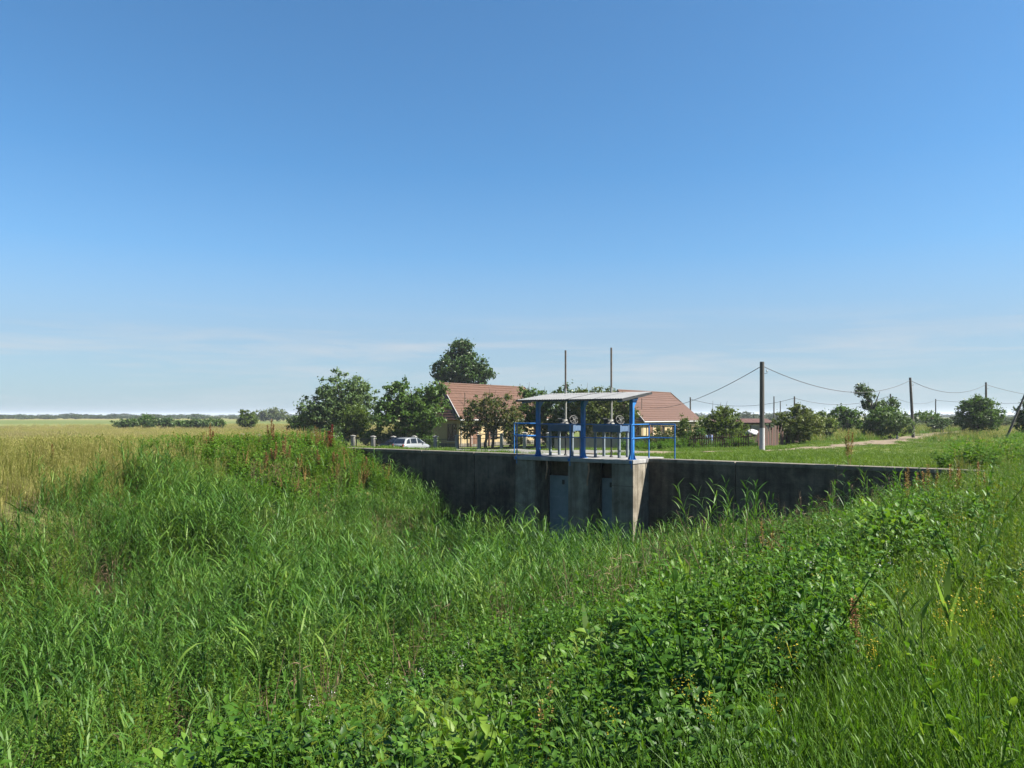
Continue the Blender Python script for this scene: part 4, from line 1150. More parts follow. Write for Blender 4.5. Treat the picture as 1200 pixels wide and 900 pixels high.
tree('field_thicket', 'dome shaped green thicket far off in the left field', 'thicket', 420, 318, [(318, 485, 17, 6), (308, 488, 10, 4), (328, 488, 10, 4)], 'tree_olive', 57, 0.9, 1.4, 1.1, 40, 0.3, stems=2, depth=0.6)

# ------------------------------------------------------------------ plants that are counted by nobody: scattered with geometry nodes
PROTO = bpy.data.collections.new('plant_shapes')
def proto_set(name, meshes):
    col = bpy.data.collections.new(name)
    for i, me in enumerate(meshes):
        o = bpy.data.objects.new('%s_shape_%02d' % (name, i), me)
        col.objects.link(o)
    return col
def scatter(name, col, nvar, x, y, z, scl, rng, label, cat, tilt=0.12, zs=None):
    n = len(x)
    me = bpy.data.meshes.new(name)
    me.vertices.add(n)
    me.vertices.foreach_set('co', np.stack([x, y, z], 1).astype(np.float32).ravel())
    a = me.attributes.new('rot', 'FLOAT_VECTOR', 'POINT')
    rot = np.stack([rng.normal(0, tilt, n), rng.normal(0, tilt, n), rng.uniform(0, 2 * math.pi, n)], 1)
    a.data.foreach_set('vector', rot.astype(np.float32).ravel())
    a = me.attributes.new('scl', 'FLOAT_VECTOR', 'POINT')
    s3 = np.stack([scl, scl, scl if zs is None else zs], 1)
    a.data.foreach_set('vector', s3.astype(np.float32).ravel())
    a = me.attributes.new('idx', 'INT', 'POINT')
    a.data.foreach_set('value', rng.integers(0, nvar, n).astype(np.int32))
    o = bpy.data.objects.new(name, me); C.objects.link(o)
    ng = bpy.data.node_groups.new(name, 'GeometryNodeTree')
    ng.interface.new_socket('Geometry', in_out='INPUT', socket_type='NodeSocketGeometry')
    ng.interface.new_socket('Geometry', in_out='OUTPUT', socket_type='NodeSocketGeometry')
    N, L = ng.nodes, ng.links
    gi, go = N.new('NodeGroupInput'), N.new('NodeGroupOutput')
    ci = N.new('GeometryNodeCollectionInfo')
    ci.inputs['Collection'].default_value = col
    ci.inputs['Separate Children'].default_value = True
    ci.inputs['Reset Children'].default_value = True
    iop = N.new('GeometryNodeInstanceOnPoints')
    iop.inputs['Pick Instance'].default_value = True
    def att(nm, typ):
        k = N.new('GeometryNodeInputNamedAttribute'); k.data_type = typ; k.inputs['Name'].default_value = nm
        return k.outputs['Attribute']
    L.new(gi.outputs[0], iop.inputs['Points'])
    L.new(ci.outputs[0], iop.inputs['Instance'])
    L.new(att('idx', 'INT'), iop.inputs['Instance Index'])
    er = N.new('FunctionNodeEulerToRotation')
    L.new(att('rot', 'FLOAT_VECTOR'), er.inputs[0])
    L.new(er.outputs[0], iop.inputs['Rotation'])
    L.new(att('scl', 'FLOAT_VECTOR'), iop.inputs['Scale'])
    L.new(iop.outputs[0], go.inputs[0])
    md = o.modifiers.new('scatter', 'NODES'); md.node_group = ng
    return tag(o, label, cat, kind='stuff')

rg = random.Random(5)
def reed_mesh(h, seed, nleaf=11, lw=0.026, ll=0.5):
    r = random.Random(seed); mb = MB()
    lean = (r.uniform(-.12, .12), r.uniform(-.12, .12))
    pt = lambda t: (lean[0] * t * t * h, lean[1] * t * t * h, t * h)
    mb.tube([pt(0), pt(.4), pt(.8), pt(1)], [.006, .006, .004, .001], 3, cap=False)
    az = r.uniform(0, 6.28)
    for i in range(nleaf):
        t = 0.18 + 0.8 * i / (nleaf - 1)
        az += math.pi + r.uniform(-.7, .7)
        l = ll * r.uniform(.7, 1.2) * (0.75 + .5 * math.sin(math.pi * t))
        e0 = R(r.uniform(38, 80)); e1 = e0 - R(r.uniform(15, 120))
        mb.blade(pt(t), az, l, lw * r.uniform(.8, 1.25), e0, e1, 4, roll=r.uniform(-.5, .5))
    return mb.mesh('reed', 'reed_leaf')
def tuft_mesh(seed, n, h, w, spread, mat, heads=0, headmat=None, droop=(20, 70)):
    r = random.Random(seed); mb = MB()
    for i in range(n):
        a = r.uniform(0, 6.28); rr = spread * math.sqrt(r.random())
        hh = h * r.uniform(.5, 1.15)
        e0 = R(r.uniform(68, 89))
        mb.blade((rr * math.cos(a), rr * math.sin(a), 0), r.uniform(0, 6.28), hh, w * r.uniform(.7, 1.3), e0, e0 - R(r.uniform(*droop)), 4, roll=r.uniform(-.6, .6))
    for i in range(heads):
        a = r.uniform(0, 6.28); rr = spread * math.sqrt(r.random())
        lx, ly = r.uniform(-.12, .12) * h, r.uniform(-.12, .12) * h
        hh = h * r.uniform(1.05, 1.45)
        p0 = Vector((rr * math.cos(a), rr * math.sin(a), 0)); p1 = p0 + Vector((lx, ly, hh))
        mb.tube([p0, p0.lerp(p1, .5) + Vector((lx * -.1, ly * -.1, 0)), p1], [w * .22, w * .18, w * .1], 3, cap=False)
        for k in range(7):
            t = .78 + .22 * k / 6
            q_ = p0.lerp(p1, t)
            mb.blade(q_, r.uniform(0, 6.28), h * .07, w * 1.0, R(r.uniform(45, 80)), R(r.uniform(0, 50)), 2)
    return mb.mesh('tuft', mat)
def weed_mesh(seed, h, n, ll, lw, mat, branch=3, spread=.25, el=(5, 50)):
    r = random.Random(seed); mb = MB()
    stems = [((0, 0, 0), (r.uniform(-.1, .1) * h, r.uniform(-.1, .1) * h, h))]
    for k in range(branch):
        a = r.uniform(0, 6.28); t = r.uniform(0, .35)
        stems.append(((0, 0, t * h), (spread * math.cos(a) * r.uniform(.6, 1.3), spread * math.sin(a) * r.uniform(.6, 1.3), h * r.uniform(.6, 1.0))))
    for (p0, p1) in stems:
        p0, p1 = Vector(p0), Vector(p1)
        mb.tube([p0, p0.lerp(p1, .5), p1], [.006, .005, .002], 3, cap=False)
        az = r.uniform(0, 6.28)
        for i in range(n):
            t = .15 + .85 * i / (n - 1)
            q_ = p0.lerp(p1, t)
            az += 2.4 + r.uniform(-.4, .4)
            k = 1.15 - .55 * t
            mb.ovate(q_, az, R(r.uniform(*el)), ll * k * r.uniform(.7, 1.25), lw * k * r.uniform(.8, 1.2), r.uniform(.1, .5), r.uniform(.1, .9))
    return mb.mesh('weed', mat)
def fine_mesh(seed, h, n, mat, headmat=None):
    r = random.Random(seed); mb = MB()
    for k in range(4):
        a = r.uniform(0, 6.28)
        p0 = Vector((.06 * math.cos(a), .06 * math.sin(a), 0)); p1 = Vector((.2 * math.cos(a), .2 * math.sin(a), h * r.uniform(.7, 1.05)))
        mb.tube([p0, p0.lerp(p1, .5), p1], [.004, .003, .001], 3, cap=False)
        for i in range(n):
            t = .1 + .9 * i / n; q_ = p0.lerp(p1, t)
            for j in range(3):
                mb.blade(q_, r.uniform(0, 6.28), .07 * r.uniform(.6, 1.4) * (1.2 - .5 * t), .013, R(r.uniform(0, 60)), R(r.uniform(-30, 20)), 2)
    return mb.mesh('fine', mat)
def dome_mesh(seed, rad, h, n, ll, lw, mat):
    """a leafy plant grown into a dome: leaves crowd the outside, stems inside"""
    r = random.Random(seed); mb = MB()
    lob = [(r.uniform(0, 6.28), r.uniform(.2, .55) * rad, r.uniform(.6, 1.0)) for _ in range(5)]
    for i in range(n):
        la, lr, lh = lob[i % 5]
        u = r.uniform(0, 6.28); e_ = math.asin(r.uniform(-.1, 1)); k = r.uniform(.7, 1.05)
        rr = rad * .62
        p_ = Vector((lr * math.cos(la) + rr * k * math.cos(e_) * math.cos(u), lr * math.sin(la) + rr * k * math.cos(e_) * math.sin(u), max(.04, h * lh * (.42 + .56 * k * math.sin(e_)))))
        s_ = r.uniform(.5, 1.05)
        mb.ovate(p_, u + r.uniform(-.9, .9), R(r.uniform(-20, 72)), ll * s_, lw * s_, r.uniform(.1, .5), r.uniform(.1, .9))
    for (la, lr, lh) in lob:
        for k in range(3):
            a_ = r.uniform(0, 6.28)
            mb.tube([(0, 0, 0), (lr * math.cos(la) * .6, lr * math.sin(la) * .6, h * lh * .5), (lr * math.cos(la) + .15 * math.cos(a_), lr * math.sin(la) + .15 * math.sin(a_), h * lh * .95)], [.006, .005, .002], 3, cap=False)
    return mb.mesh('dome', mat)
def dead_mesh(seed, h):
    r = random.Random(seed); mb = MB()
    for k in range(6):
        a = r.uniform(0, 6.28); l_ = r.uniform(.1, .9) * h
        p0 = Vector((r.uniform(-.15, .15), r.uniform(-.15, .15), 0)); p1 = p0 + Vector((l_ * math.cos(a) * .5, l_ * math.sin(a) * .5, h * r.uniform(.55, 1.1)))
        mb.tube([p0, p0.lerp(p1, .5) + Vector((0, 0, .05)), p1], [.005, .004, .002], 4, cap=False)
        for j in range(4):
            mb.blade(p0.lerp(p1, r.uniform(.2, .95)), r.uniform(0, 6.28), .17 * r.uniform(.6, 1.3), .011, R(r.uniform(0, 60)), R(r.uniform(-85, -20)), 4, roll=r.uniform(-1, 1))
    return mb.mesh('dead', 'dead_stalk')
def flower_mesh(seed, h, mat, n=40, rad=.045, size=.010):
    r = random.Random(seed); mb = MB()
    for i in range(n):
        a = r.uniform(0, 6.28); rr = rad * math.sqrt(r.random())
        p = Vector((rr * math.cos(a), rr * math.sin(a), h + r.uniform(-.11, .05)))
        mb.ovate(p, r.uniform(0, 6.28), R(r.uniform(0, 60)), size, size * .8, .1, .1)
    mb.tube([(0, 0, h * .9), (0, 0, h)], .0015, 3, cap=False)
    return mb.mesh('flower', mat)

reeds = proto_set('reed', [reed_mesh(1.7 + .14 * (i % 4), 100 + i, 14 + i % 4, 0.0205 + .004 * (i % 3), 0.36 + .05 * (i % 3)) for i in range(10)])
grass = proto_set('grass', [tuft_mesh(200 + i, 46, .52, .0075, .16, 'grass_leaf', heads=4 if i % 2 else 1) for i in range(7)])
lawn = proto_set('lawn', [tuft_mesh(230 + i, 34, .26, .016, .24, 'lawn_leaf', heads=0) for i in range(5)])
gold = proto_set('gold', [tuft_mesh(260 + i, 40, .62, .012, .26, 'gold_leaf', heads=12, droop=(10, 45)) for i in range(6)])
meadow = proto_set('meadow', [tuft_mesh(280 + i, 40, .58, .013, .26, 'gold_leaf' if i % 3 == 0 else 'grass_leaf', heads=8 if i % 3 == 0 else 2, droop=(12, 55)) for i in range(6)])
weeds = proto_set('weed', [weed_mesh(300 + i, .8 + .06 * (i % 3), 15, .09, .036, 'weed_leaf', 5, .25, (5, 72)) for i in range(7)])
mound = proto_set('mound', [weed_mesh(330 + i, .75, 10, .15, .09, 'mound_leaf', 4, .32) for i in range(5)])
darkw = proto_set('darkweed', [weed_mesh(360 + i, .85, 14, .078, .046, 'dark_weed_leaf', 7, .42, (-10, 55)) for i in range(6)])
domes = proto_set('dome', [dome_mesh(900 + i, .36, .8, 330, (.078, .058, .092)[i % 3], (.038, .028, .046)[i % 3], ('weed_leaf', 'dark_weed_leaf', 'weed_leaf')[i % 3]) for i in range(6)])
tallw = proto_set('tallweed', [weed_mesh(930 + i, 1.55, 20, .085, .042, 'weed_leaf' if i % 2 else 'fine_leaf', 4, .28, (0, 60)) for i in range(4)])
dead = proto_set('dead', [dead_mesh(950 + i, 1.35) for i in range(5)])
straw = proto_set('straw', [tuft_mesh(970 + i, 40, .6, .012, .26, 'straw_leaf', heads=12, droop=(10, 45)) for i in range(5)])
fines = proto_set('fine', [fine_mesh(400 + i, .7, 15, 'fine_leaf') for i in range(5)])
yflow = proto_set('yellow', [flower_mesh(430 + i, .62, 'yellow_flower') for i in range(4)])
wflow = proto_set('white', [flower_mesh(440 + i, .8, 'white_flower', 16, .04, .012) for i in range(3)])

def candidates(dens, xlo, xhi, ylo, yhi, rng, fov=0.80, near=1.1):
    n = int(dens * (xhi - xlo) * (yhi - ylo))
    x = rng.uniform(xlo, xhi, n); y = rng.uniform(ylo, yhi, n)
    ok = (np.abs(x) < y * fov + 1.6) & (np.hypot(x, y) > near) & (y > 0.4)
    return x[ok], y[ok]
def vnoise(x, y, f, ph=0.0):
    return (np.sin(x * f + ph + 1.7 * np.sin(y * f * .7 + ph)) + np.sin(y * f * 1.3 - ph * 2 + 1.3 * np.sin(x * f * .9))) * .25 + .5
def dist_line(x, y, line):
    best = np.full(x.shape, 1e9)
    for (ax, ay), (bx_, by_) in zip(line[:-1], line[1:]):
        dx, dy = bx_ - ax, by_ - ay
        t = np.clip(((x - ax) * dx + (y - ay) * dy) / (dx * dx + dy * dy), 0, 1)
        best = np.minimum(best, np.hypot(x - ax - t * dx, y - ay - t * dy))
    return best

# reeds fill the channel
rng = np.random.default_rng(1)
x, y = candidates(44, -34, 16, 2, 44, rng)
s, b = sb(x, y)
holes = vnoise(x, y, 1.1, 5) > .76
other = (vnoise(x, y, .62, 41) > .70) & (np.hypot(x, y) < 27)
edge = 5.8 + 1.4 * (vnoise(x, y, .5, 1) - .5) * 2 + 3.0 * sstep(9, 22, np.hypot(x, y))
left_edge = -10.8 + 2.0 * (vnoise(x, y, .45, 3) - .5)
prob = np.where((s < edge) & (s > left_edge), 1.0, np.where((s < edge + 3) & (s > left_edge), np.where(np.hypot(x, y) < 10, .05, .14), 0))
prob *= np.where((s < -7.6) & (b > -8.5), .22, 1)
prob *= np.where(holes, .06, 1) * np.where(other, .22, 1)
plat = (s > -2.3) & (s < 3.3) & (b > -1.55)
ok = (b < -0.3) & ~plat & (rng.random(len(x)) < prob)
# a dark pool of shade stays open against the foot of the gates
ok &= ~((b > -2.6) & (s > -6.0) & (s < 1.6) & (rng.random(len(x)) < .75))
x, y, s, b = x[ok], y[ok], s[ok], b[ok]
sc = rng.uniform(.7, 1.15, len(x)) * (0.52 + .55 * vnoise(x, y, .55, 2) + .42 * vnoise(x, y, 1.5, 9)) * np.where(s > 6.5, .8, 1) * np.where((b > -4) & (s > -5), .6, np.where((b > -8) & (s > -6), .78, np.where(b > -5, .9, 1))) * np.where(s < -6, .75, 1)
scatter('reed_bed', reeds, 10, x, y, G(x, y) - .05, sc, rng, 'dense green reed bed filling the channel below the sluice', 'reeds', .10)

rng = np.random.default_rng(21)
x, y = candidates(9, -34, 14, 3, 36, rng)
s, b = sb(x, y)
ok = (b < -1.6) & (s > -8.5) & (s < 7.5) & (vnoise(x, y, .62, 41) > .68) & (vnoise(x, y, 1.1, 5) < .8) & (np.hypot(x, y) < 28) & ~((s > -2.6) & (s < 3.6) & (b > -3))
x, y = x[ok], y[ok]
scatter('tall_weeds', tallw, 4, x, y, G(x, y), rng.uniform(.7, 1.15, len(x)), rng, 'tall leafy weeds in patches among the reeds', 'weeds', .12)
rng = np.random.default_rng(22)
x, y = candidates(3.2, -34, 14, 3, 36, rng)
s, b = sb(x, y)
ok = (b < -1.6) & (s > -10) & (s < 12.5) & (np.hypot(x, y) > 8.5) & (rng.random(len(x)) < np.where(vnoise(x, y, 1.1, 5) > .74, .95, .16)) & ~((s > -2.6) & (s < 3.6) & (b > -3))
x, y = x[ok], y[ok]
scatter('dead_stalks', dead, 5, x, y, G(x, y), rng.uniform(.6, 1.15, len(x)), rng, 'brown dead stalks showing in gaps of the reed bed', 'stalks', .15)

# tall grass on the right bank and thin grass through everything else
rng = np.random.default_rng(2)
x, y = candidates(46, -10, 24, .6, 30, rng)
s, b = sb(x, y)
g0 = 13.4 + .8 * (vnoise(x, y, .9, 2) - .5)
dcam = np.hypot(x, y)
prob = np.where(s > g0, 1.0, np.where(s > 6.5, .30, 0)) * np.where(dcam > 12, .6, 1)
ok = (b < -.3) & (rng.random(len(x)) < prob)
x, y, s = x[ok], y[ok], s[ok]
sc = rng.uniform(.65, 1.2, len(x)) * (.8 + .35 * vnoise(x, y, .7, 4))
scatter('bank_grass', grass, 7, x, y, G(x, y) - .02, sc, rng, 'tall fresh grass on the bank at lower right', 'grass', .10)

rng = np.random.default_rng(3)
x, y = candidates(15, -14, 20, 1, 32, rng)
s, b = sb(x, y)
dcam = np.hypot(x, y)
prob = np.where((s > 5.0 + 3.7 * sstep(9, 20, dcam)) & (s < 13.9), 1.0, np.where(s >= 13.9, .05, 0)) * np.where(vnoise(x, y, .8, 7) > .38, 1, .25) * np.where(dcam > 13, .55, 1)
ok = (b < -.35) & (rng.random(len(x)) < prob)
x, y, s, b = x[ok], y[ok], s[ok], b[ok]
scatter('broad_weeds', weeds, 7, x, y, G(x, y) - .03, rng.uniform(.6, 1.15, len(x)) * (.45 + .55 * vnoise(x, y, 1.2, 13) + .6 * vnoise(x, y, 2.7, 17)) * np.where((b > -7) & (s > 9.5), .5, 1), rng, 'broad leaved green weeds on the near slope', 'weeds', .16)

rng = np.random.default_rng(4)
x, y = candidates(13, -16, 20, 2, 30, rng)
s, b = sb(x, y)
dcam = np.hypot(x, y)
blob = vnoise(x, y, .75, 11)
prob = np.where((s > 5.4 + 3.6 * sstep(8, 18, dcam)) & (s < 14.0), np.where(blob > .50 - .12 * (dcam < 9), .55 + .2 * (dcam < 9), .03 + .08 * (dcam < 9)), 0)
ok = (b < -.35) & (rng.random(len(x)) < prob)
x, y, b, s = x[ok], y[ok], b[ok], s[ok]
scatter('leafy_clumps', domes, 6, x, y, G(x, y) - .03, rng.uniform(.55, 1.25, len(x)) * (.65 + .65 * vnoise(x, y, 1.4, 3)) * np.where((b > -7) & (s > 9.5), .5, 1), rng, 'rounded leafy weed clumps on the near and right slope', 'weeds', .14)

rng = np.random.default_rng(6)
x, y = candidates(16, -22, 22, 1, 34, rng)
s, b = sb(x, y)
prob = np.where((s > 7) & (s < 15), np.where(vnoise(x, y, .9, 21) > .58, .7, .06), np.where((s > 15) | (s < -6), .12, .05))
ok = (b < -.35) & (rng.random(len(x)) < prob) & (s > -13) & ~((s > 12.5) & (np.hypot(x, y) < 6))
x, y, s = x[ok], y[ok], s[ok]
scatter('feathery_weeds', fines, 5, x, y, G(x, y) + np.where(s < 7.5, .35, 0), rng.uniform(.7, 1.35, len(x)), rng, 'yellow green feathery weeds between the broad leaves', 'weeds', .16)

rng = np.random.default_rng(8)
x, y = candidates(7, 0, 16, 1.2, 18, rng)
s, b = sb(x, y)
prob = np.where(s > 13.2, np.where(vnoise(x, y, 1.3, 31) > .6, .85, .06), np.where(s > 10.5, .05, 0))
ok = (b < -.35) & (rng.random(len(x)) < prob) & (np.hypot(x, y) > 3.6)
x, y = x[ok], y[ok]
scatter('yellow_flowers', yflow, 4, x, y, G(x, y), rng.uniform(.65, 1.15, len(x)), rng, 'small yellow wild flowers in the grass at lower right', 'flowers', .15)
rng = np.random.default_rng(9)
x, y = candidates(.9, -8, 16, 2, 26, rng)
s, b = sb(x, y)
ok = (b < -.35) & (s > 8.5) & (s < 14.5) & (rng.random(len(x)) < .5)
x, y = x[ok], y[ok]
scatter('pale_flowers', wflow, 3, x, y, G(x, y), rng.uniform(.7, 1.1, len(x)), rng, 'few pale small blossoms among the slope weeds', 'flowers', .15)

# left bank: golden grass, and the leafy green mound at the end of the wing wall
rng = np.random.default_rng(12)
x, y = candidates(12, -48, 0, 12, 62, rng)
s, b = sb(x, y)
mnd = sstep(-13, -8, b + 2.5 * (vnoise(x, y, .35, 8) - .5)) * np.where(b < 1.5, 1, 0)
prob = np.where((s < -7.4) & (s > -17.0), mnd, 0) * np.where(s > -9.0, .55, 1)
behind_wall = (b > -.45) & (s > -15.2)
ok = (rng.random(len(x)) < prob) & ~behind_wall
mx_, my_, ms = x[ok], y[ok], s[ok]
scatter('mound_weeds', mound, 5, mx_, my_, G(mx_, my_) - .03, rng.uniform(.75, 1.35, len(mx_)), rng, 'bright green leafy weeds heaped on the left bank by the wall end', 'weeds', .16)
rng = np.random.default_rng(23)
x, y = candidates(5, -30, 0, 20, 46, rng)
s, b = sb(x, y)
ok = (s < -8.8) & (s > -14.5) & (b > -8) & (b < -.7) & (vnoise(x, y, .9, 51) > .5)
x, y = x[ok], y[ok]
rusty = proto_set('rusty', [weed_mesh(990 + i, .95, 26, .045, .03, 'dock_seed' if i % 2 else 'dock_seed_gold', 3, .16, (20, 80)) for i in range(4)])
scatter('rusty_weeds', rusty, 4, x, y, G(x, y) + .12, rng.uniform(.75, 1.2, len(x)), rng, 'rusty brown seeding weeds mixed into the green mound', 'weeds', .12)
rng = np.random.default_rng(13)
x, y = candidates(15, -60, 0, 12, 70, rng)
s, b = sb(x, y)
d_ = np.hypot(x, y)
mnd = sstep(-13, -8, b + 2.5 * (vnoise(x, y, .35, 8) - .5)) * np.where(b < 1.5, 1, 0)
prob = np.where((s < -10.3) & (s > -32), 1 - .88 * mnd * (s > -17), 0) * np.where(s < -17, .55, 1)
prob *= np.where((b > 1.0) & (s > -45), 0, 1) * np.where((b > -.5) & (s > -15.6), 0, 1)
ok = (rng.random(len(x)) < prob) & (dist_line(x, y, ROAD) > 7.2)
x, y, s, d_ = x[ok], y[ok], s[ok], d_[ok]
scatter('golden_grass', gold, 6, x, y, G(x, y) - .03, rng.uniform(.75, 1.3, len(x)), rng, 'tall golden dry grass along the crest of the left bank', 'grass', .08)
rng = np.random.default_rng(14)
rr = 40 * (260 / 40) ** rng.random(26000)
th = rng.uniform(-.72, .02, 26000)
x, y = rr * np.sin(th), rr * np.cos(th)
s, b = sb(x, y)
ok = (s < -30) & (dist_line(x, y, ROAD) > 7.4) & ~((b > 8) & (s > -70) & (rr < 125) & (x > -36)) & (rng.random(len(x)) < np.where(vnoise(x, y, .035, 2) > .35, .9, .45))
x, y, rr = x[ok], y[ok], rr[ok]
strip = vnoise(x * .25 + y * .12, y, .055, 7) + rng.normal(0, .05, len(x))
for nm, col_, nv, sel, lab in (('field_grass', straw, 5, strip <= .62, 'pale golden meadow grass of the left field'), ('green_field_grass', gold, 6, strip > .62, 'greener strips of grass crossing the left field')):
    xx, yy, r_ = x[sel], y[sel], rr[sel]
    scatter(nm, col_, nv, xx, yy, G(xx, yy) - .05, rng.uniform(.8, 1.15, len(xx)) * np.clip(r_ / 55, 1, 3.6), rng, lab, 'grass', .06, zs=rng.uniform(.65, 1.15, len(xx)) * np.clip(r_ / 90, 1, 1.3))

# grass behind the wall and the rough meadow at right
rng = np.random.default_rng(15)
x, y = candidates(13, -30, 62, 24, 92, rng, fov=.72)
s, b = sb(x, y)
d_ = np.hypot(x, y)
ok = (b > .5) & (s > -34) & ((dist_line(x, y, ROAD) > 6.6) | (s > -.6)) & (dist_line(x, y, TRACK) > .25 + .8 * vnoise(x, y, 1.1, 3)) & ~((s > -2.4) & (s < 3.4) & (b < 1.5))
ok &= (rng.random(len(x)) < np.where(d_ < 50, 1, .45)) & (dist_line(x, y, BARE) > .8 + 1.6 * vnoise(x, y, .8, 3))
x, y, d_, s = x[ok], y[ok], d_[ok], s[ok]
k = np.clip(d_ / 50, 1, 1.7)
scatter('lawn_grass', lawn, 5, x, y, G(x, y) - .02, rng.uniform(.6, 1.1, len(x)) * k, rng, 'short bright green grass behind the wall', 'grass', .12, zs=rng.uniform(.5, 1.0, len(x)) * (.55 + .6 * vnoise(x, y, .3, 9)))
rng = np.random.default_rng(16)
x, y = candidates(5, 8, 120, 18, 170, rng, fov=.72)
s, b = sb(x, y)
d_ = np.hypot(x, y)
ok = (dist_line(x, y, TRACK) > 1.7) & (dist_line(x, y, BARE) > 1.4 + 1.4 * vnoise(x, y, .8, 3)) & (((b > .6) & (s > 12.5)) | ((d_ > 74) & (b > .6) & (s > -30) & (x > 18))) & (rng.random(len(x)) < np.where(d_ < 60, .8, np.where(vnoise(x, y, .11, 4) > .4, .35, .1)))
x, y, d_ = x[ok], y[ok], d_[ok]
scatter('meadow_grass', meadow, 6, x, y, G(x, y) - .04, rng.uniform(.8, 1.3, len(x)) * np.clip(d_ / 45, 1, 2.2), rng, 'rough yellow green meadow grass along the track at right', 'grass', .1, zs=rng.uniform(.7, 1.3, len(x)))
rng = np.random.default_rng(17)
x, y = candidates(5, 8, 80, 18, 110, rng, fov=.72)
s, b = sb(x, y)
d_ = np.hypot(x, y)
garden = (x > 9) & (x < 19.5) & (y > 58.5) & (y < 72)
ok = (((b > .3) & (s > 12.2) & (vnoise(x, y, .5, 14) > .45)) & (rng.random(len(x)) < .7) & (dist_line(x, y, TRACK) > 2.2)) | (garden & (rng.random(len(x)) < .6))
inG = garden[ok]
x, y = x[ok], y[ok]
scatter('rough_weeds', mound, 5, x, y, G(x, y) - .03, rng.uniform(.8, 1.5, len(x)) * np.where(inG, .35 + .75 * vnoise(x, y, 1.1, 6), 1), rng, 'leafy weeds and garden plants on the level land behind the wall', 'weeds', .15)

# far woods and scrub on the horizon
def puff(seed, mat, n=26, leafn=26):
    r = np.random.default_rng(seed)
    u = r.normal(0, 1, (n, 3)); u /= np.linalg.norm(u, axis=1)[:, None]
    c = u * r.uniform(.4, 1.0, n)[:, None] * np.array([1.0, 1.0, .8]) + np.array([0, 0, .85])
    c[:, 2] = np.maximum(c[:, 2], .1)
    v, f = leaves(c, r.uniform(.18, .4, n), leafn, .22, r)
    return np_mesh('puff', v, f, mat)
puffs = proto_set('far_crown', [puff(500 + i, 'far_leaf') for i in range(5)])
rng = np.random.default_rng(18)
px_ = []; dd = []; hh = []
for (n, lo, hi, d0, d1, h0, h1) in ((420, -60, 1260, 900, 1500, 2.6, 5.2), (170, -60, 420, 600, 900, 1.6, 3.2), (190, 880, 1260, 120, 330, 1.2, 2.4), (70, 760, 940, 420, 640, 2.6, 5.5), (60, -60, 240, 620, 760, 2.5, 5.0), (34, 800, 900, 120, 170, .7, 1.3)):
    px_.append(rng.uniform(lo, hi, n)); dd.append(rng.uniform(d0, d1, n)); hh.append(rng.uniform(h0, h1, n))
px_, dd, hh = map(np.concatenate, (px_, dd, hh))
x, y = (px_ - CX) / F * dd, dd
scatter('distant_woods', puffs, 5, x, y, G(x, y) - .2, hh * rng.uniform(1.0, 2.2, len(x)), rng, 'dark band of far trees and scrub along the horizon', 'woods', .05, zs=hh * .62)

# ------------------------------------------------------------------ plants that stand out one by one
def dock(label, px, py, h, mat, seed, n=3, d0=1.5, wide=.05, base=None):
    if base:
        x, y = hit(px, base, .35, d0); h = (base - py) / F * y + .35
    else:
        x, y = hit(px, py, h, d0)
    sz = .012 + .0012 * y
    r = random.Random(seed)
    t = thing('dock_plant', label, 'plant', (x, y, gz(x, y)), r.uniform(0, 6), 'dock plants with seed heads')
    for k in range(n):
        a = 6.28 * k / n + r.uniform(-.5, .5); sp = .05 + .1 * (k > 0)
        hh = h * (1 if k == 0 else r.uniform(.7, .95))
        p0 = Vector((.03 * math.cos(a), .03 * math.sin(a), -.05)); p1 = Vector((sp * math.cos(a) * hh, sp * math.sin(a) * hh, hh))
        MB().tube([p0, p0.lerp(p1, .5), p1], [.008, .006, .003], 5, cap=False).build('stem', 'stalk_brown', t)
        mb = MB()
        m_ = int(170 * max(.9, min(h, 1.3)))
        for i in range(m_):
            u_ = r.random(); q_ = p0.lerp(p1, .42 + .58 * u_)
            rr = wide * (1.15 - u_) * r.uniform(.2, 1)
            an = r.uniform(0, 6.28)
            q_ = q_ + Vector((rr * math.cos(an), rr * math.sin(an), r.uniform(-.02, .02)))
            mb.ovate(q_, an, R(r.uniform(0, 75)), sz, sz * .75, .3, .3)
        mb.build('seed_head', mat, t)
    for k in range(4):
        a = r.uniform(0, 6.28)
        mb = MB()
        mb.blade((0, 0, .05 + .08 * k), a, .36 * r.uniform(.7, 1.1), .085, R(60), R(-20), 5)
        mb.build('leaf', 'weed_leaf', t)
    return t
